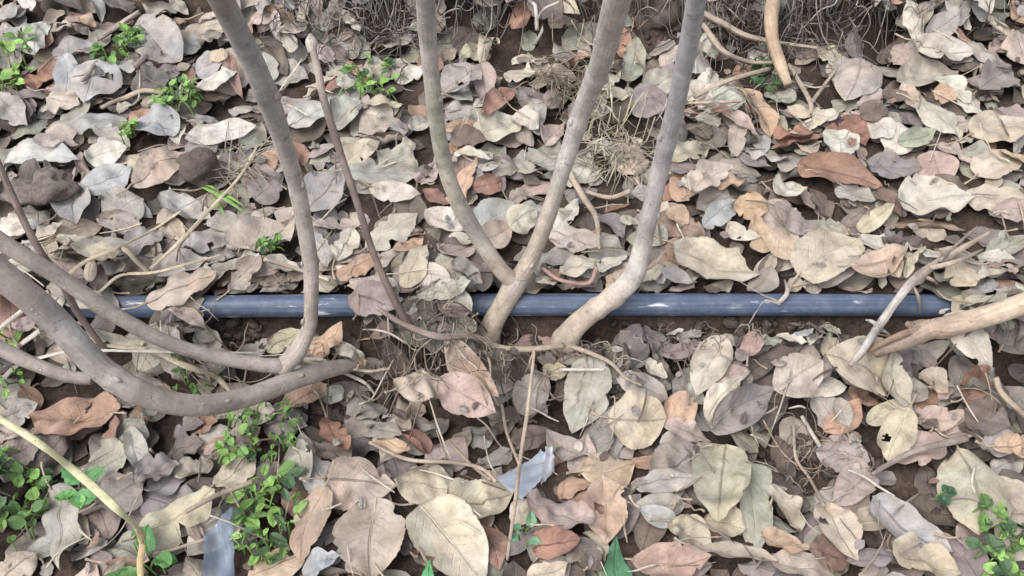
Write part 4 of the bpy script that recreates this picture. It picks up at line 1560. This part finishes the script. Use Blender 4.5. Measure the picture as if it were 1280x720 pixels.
weed("bushy bright green weed behind the budded twig's tip side", 466, 108, 40, 36, .03, .012, GRN, 2)
weed("round green weed with many tiny leaves near the tall curved branch", 222, 128, 60, 27, .032, .010, GRN, 3, .6)
weed("flat spreading green weed behind the bluish grey leaf", 155, 72, 44, 28, .018, .012, [GRN[0], GRN[1], GRN[2]], 4)
weed("bright weed at the side edge far behind the thin dark twig", 18, 88, 36, 28, .02, .014, [GRN[1], GRN[0], GRN[4]], 5)
weed("tiny green sprig above the pinkish orange leaf patch", 161, 166, 24, 12, .016, .009, [GRN[1], GRN[4]], 6)
weed("dark little sprig touching the tall curved branch", 337, 312, 26, 14, .018, .008, [GRN[2], GRN[3], GRN[0]], 7)
weed("dark green weed beneath the hanging tan stick", 958, 98, 36, 22, .02, .012, [GRN[3], GRN[2]], 8)
weed("leafy chickweed patch at the side edge below the rust leaf", 24, 640, 64, 46, .03, .0125, GRN[:4], 9)
weed("round bright green leaf pair on the large grey-green leaf", 100, 618, 7, 12, .02, .020, [C(104, 160, 100), C(120, 172, 100)], 10)
weed("trailing thin chickweed right of the low grey stem", 335, 545, 44, 44, .03, .009, GRN, 11)
weed("bright green leafy rosette left of the narrow brown leaf", 342, 658, 52, 42, .03, .016, [GRN[1], GRN[4], GRN[0], GRN[3]], 12, .6)
weed("broad green leaves beneath the kinked grass blade's tip", 185, 700, 7, 20, .012, .022, [C(104, 152, 92), C(88, 136, 84)], 13, .7)
weed("bright clover patch growing in the bottom corner", 1248, 692, 30, 42, .025, .010, GRN, 14, .95, "clover", True)
weed("two round dark green leaves beside the frayed olive leaf", 1166, 620, 3, 9, .008, .018, [C(66, 104, 76)], 15, .95)
weed("grassy bright green weed under the lowest grey stem", 12, 478, 20, 30, .03, .018, [GRN[1], GRN[0]], 16, .4)
weed("pale grey-green seedling beside the glossy red-brown leaf", 655, 685, 5, 14, .01, .017, [C(126, 168, 136), C(110, 156, 122)], 17, .7)
weed("small green sprigs just in front of the thick low stem", 240, 508, 14, 22, .01, .009, [GRN[2], GRN[0]], 18)
weed("sparse weed sprig between the rust leaf and curved foot", 300, 555, 18, 22, .03, .011, [GRN[1], GRN[4]], 19)

# grass blades
t = empty("green_grass", onH(272, 246, 0))
for (x0, y0), (x1, y1), w in (((246, 230), (304, 264), 11), ((262, 236), (306, 258), 7), ((266, 246), (280, 268), 7), ((252, 232), (275, 240), 6)):
    b = Bag(); P = [onH(x0, y0, .004), onH(.5 * (x0 + x1), .5 * (y0 + y1) - 3, .012), onH(x1, y1, .008)]
    tube(b, P, [w * .35 * depth(p) / F * q for p, q in zip(P, (.5, 1.1, .3))], GRN[4] * .85, sides=8, n=18, flat=.25); b.build("blade", M_GREEN, t, t.location)
tag(t, "bright green grass blades lying across straw below the round clod", "grass")


def green_leaf(label, bx, by, tx, ty, w, col, curl="u"):
    B3, T3 = onH(bx, by, .01), onH(tx, ty, .012); d = T3 - B3; L = math.hypot(d[0], d[1]); W = w * depth(B3) / F
    rs = np.random.RandomState(int(bx)); P, luv = leaf_shape(L, W, "f", rs, 24, 10); c = .5 * (B3 + T3)
    V = settle(P, c[0], c[1], math.atan2(d[1], d[0]), rs, tilt=.05)
    root = empty("green_leaf", c); b = Bag(); b.add(V, grid_faces(24, 10), luv.reshape(-1, 3), col); b.build("blade", M_GREEN, root, c)
    rib_of(V, col * 1.5, L, rs).build("midrib", M_GREEN, root, c)
    tag(root, label, "leaf", "green leaves lying in the litter")


green_leaf("fresh green lance-shaped leaf with a pale midrib at the bottom edge", 772, 768, 772, 662, 42, C(98, 150, 116))
green_leaf("short green leaf tip poking out beneath the large cream leaf", 536, 770, 534, 690, 27, C(98, 164, 112))

# ------------------------------------------------------------------ light: overcast sky, weak very soft sun
w = bpy.data.worlds.new("World"); sc.world = w; w.use_nodes = True
nt = w.node_tree; bg = nt.nodes["Background"]
sky = nt.nodes.new("ShaderNodeTexSky"); sky.sky_type = "NISHITA"; sky.sun_disc = False
EL, AZ = rad(60), rad(-120)
sky.sun_elevation = EL; sky.sun_rotation = AZ; sky.air_density = 1.0; sky.dust_density = 4.0; sky.ozone_density = 1.0
hs = nt.nodes.new("ShaderNodeHueSaturation"); hs.inputs["Saturation"].default_value = .32
nt.links.new(sky.outputs[0], hs.inputs["Color"]); nt.links.new(hs.outputs[0], bg.inputs[0]); bg.inputs[1].default_value = .15
sd = bpy.data.lights.new("sun", "SUN"); so = bpy.data.objects.new("sun", sd); COL.objects.link(so)
sd.energy = 1.15; sd.angle = rad(45); sd.color = (1.0, .955, .90)
dirv = Vector((math.sin(AZ) * math.cos(EL), math.cos(AZ) * math.cos(EL), math.sin(EL)))
so.rotation_euler = dirv.to_track_quat("Z", "Y").to_euler(); so.location = (0, 0, 5)
vs = sc.view_settings; vs.view_transform = "Standard"; vs.look = "None"; vs.gamma = 1; vs.use_curve_mapping = False
vs.exposure = 0.88
sc.cycles.max_bounces = 6
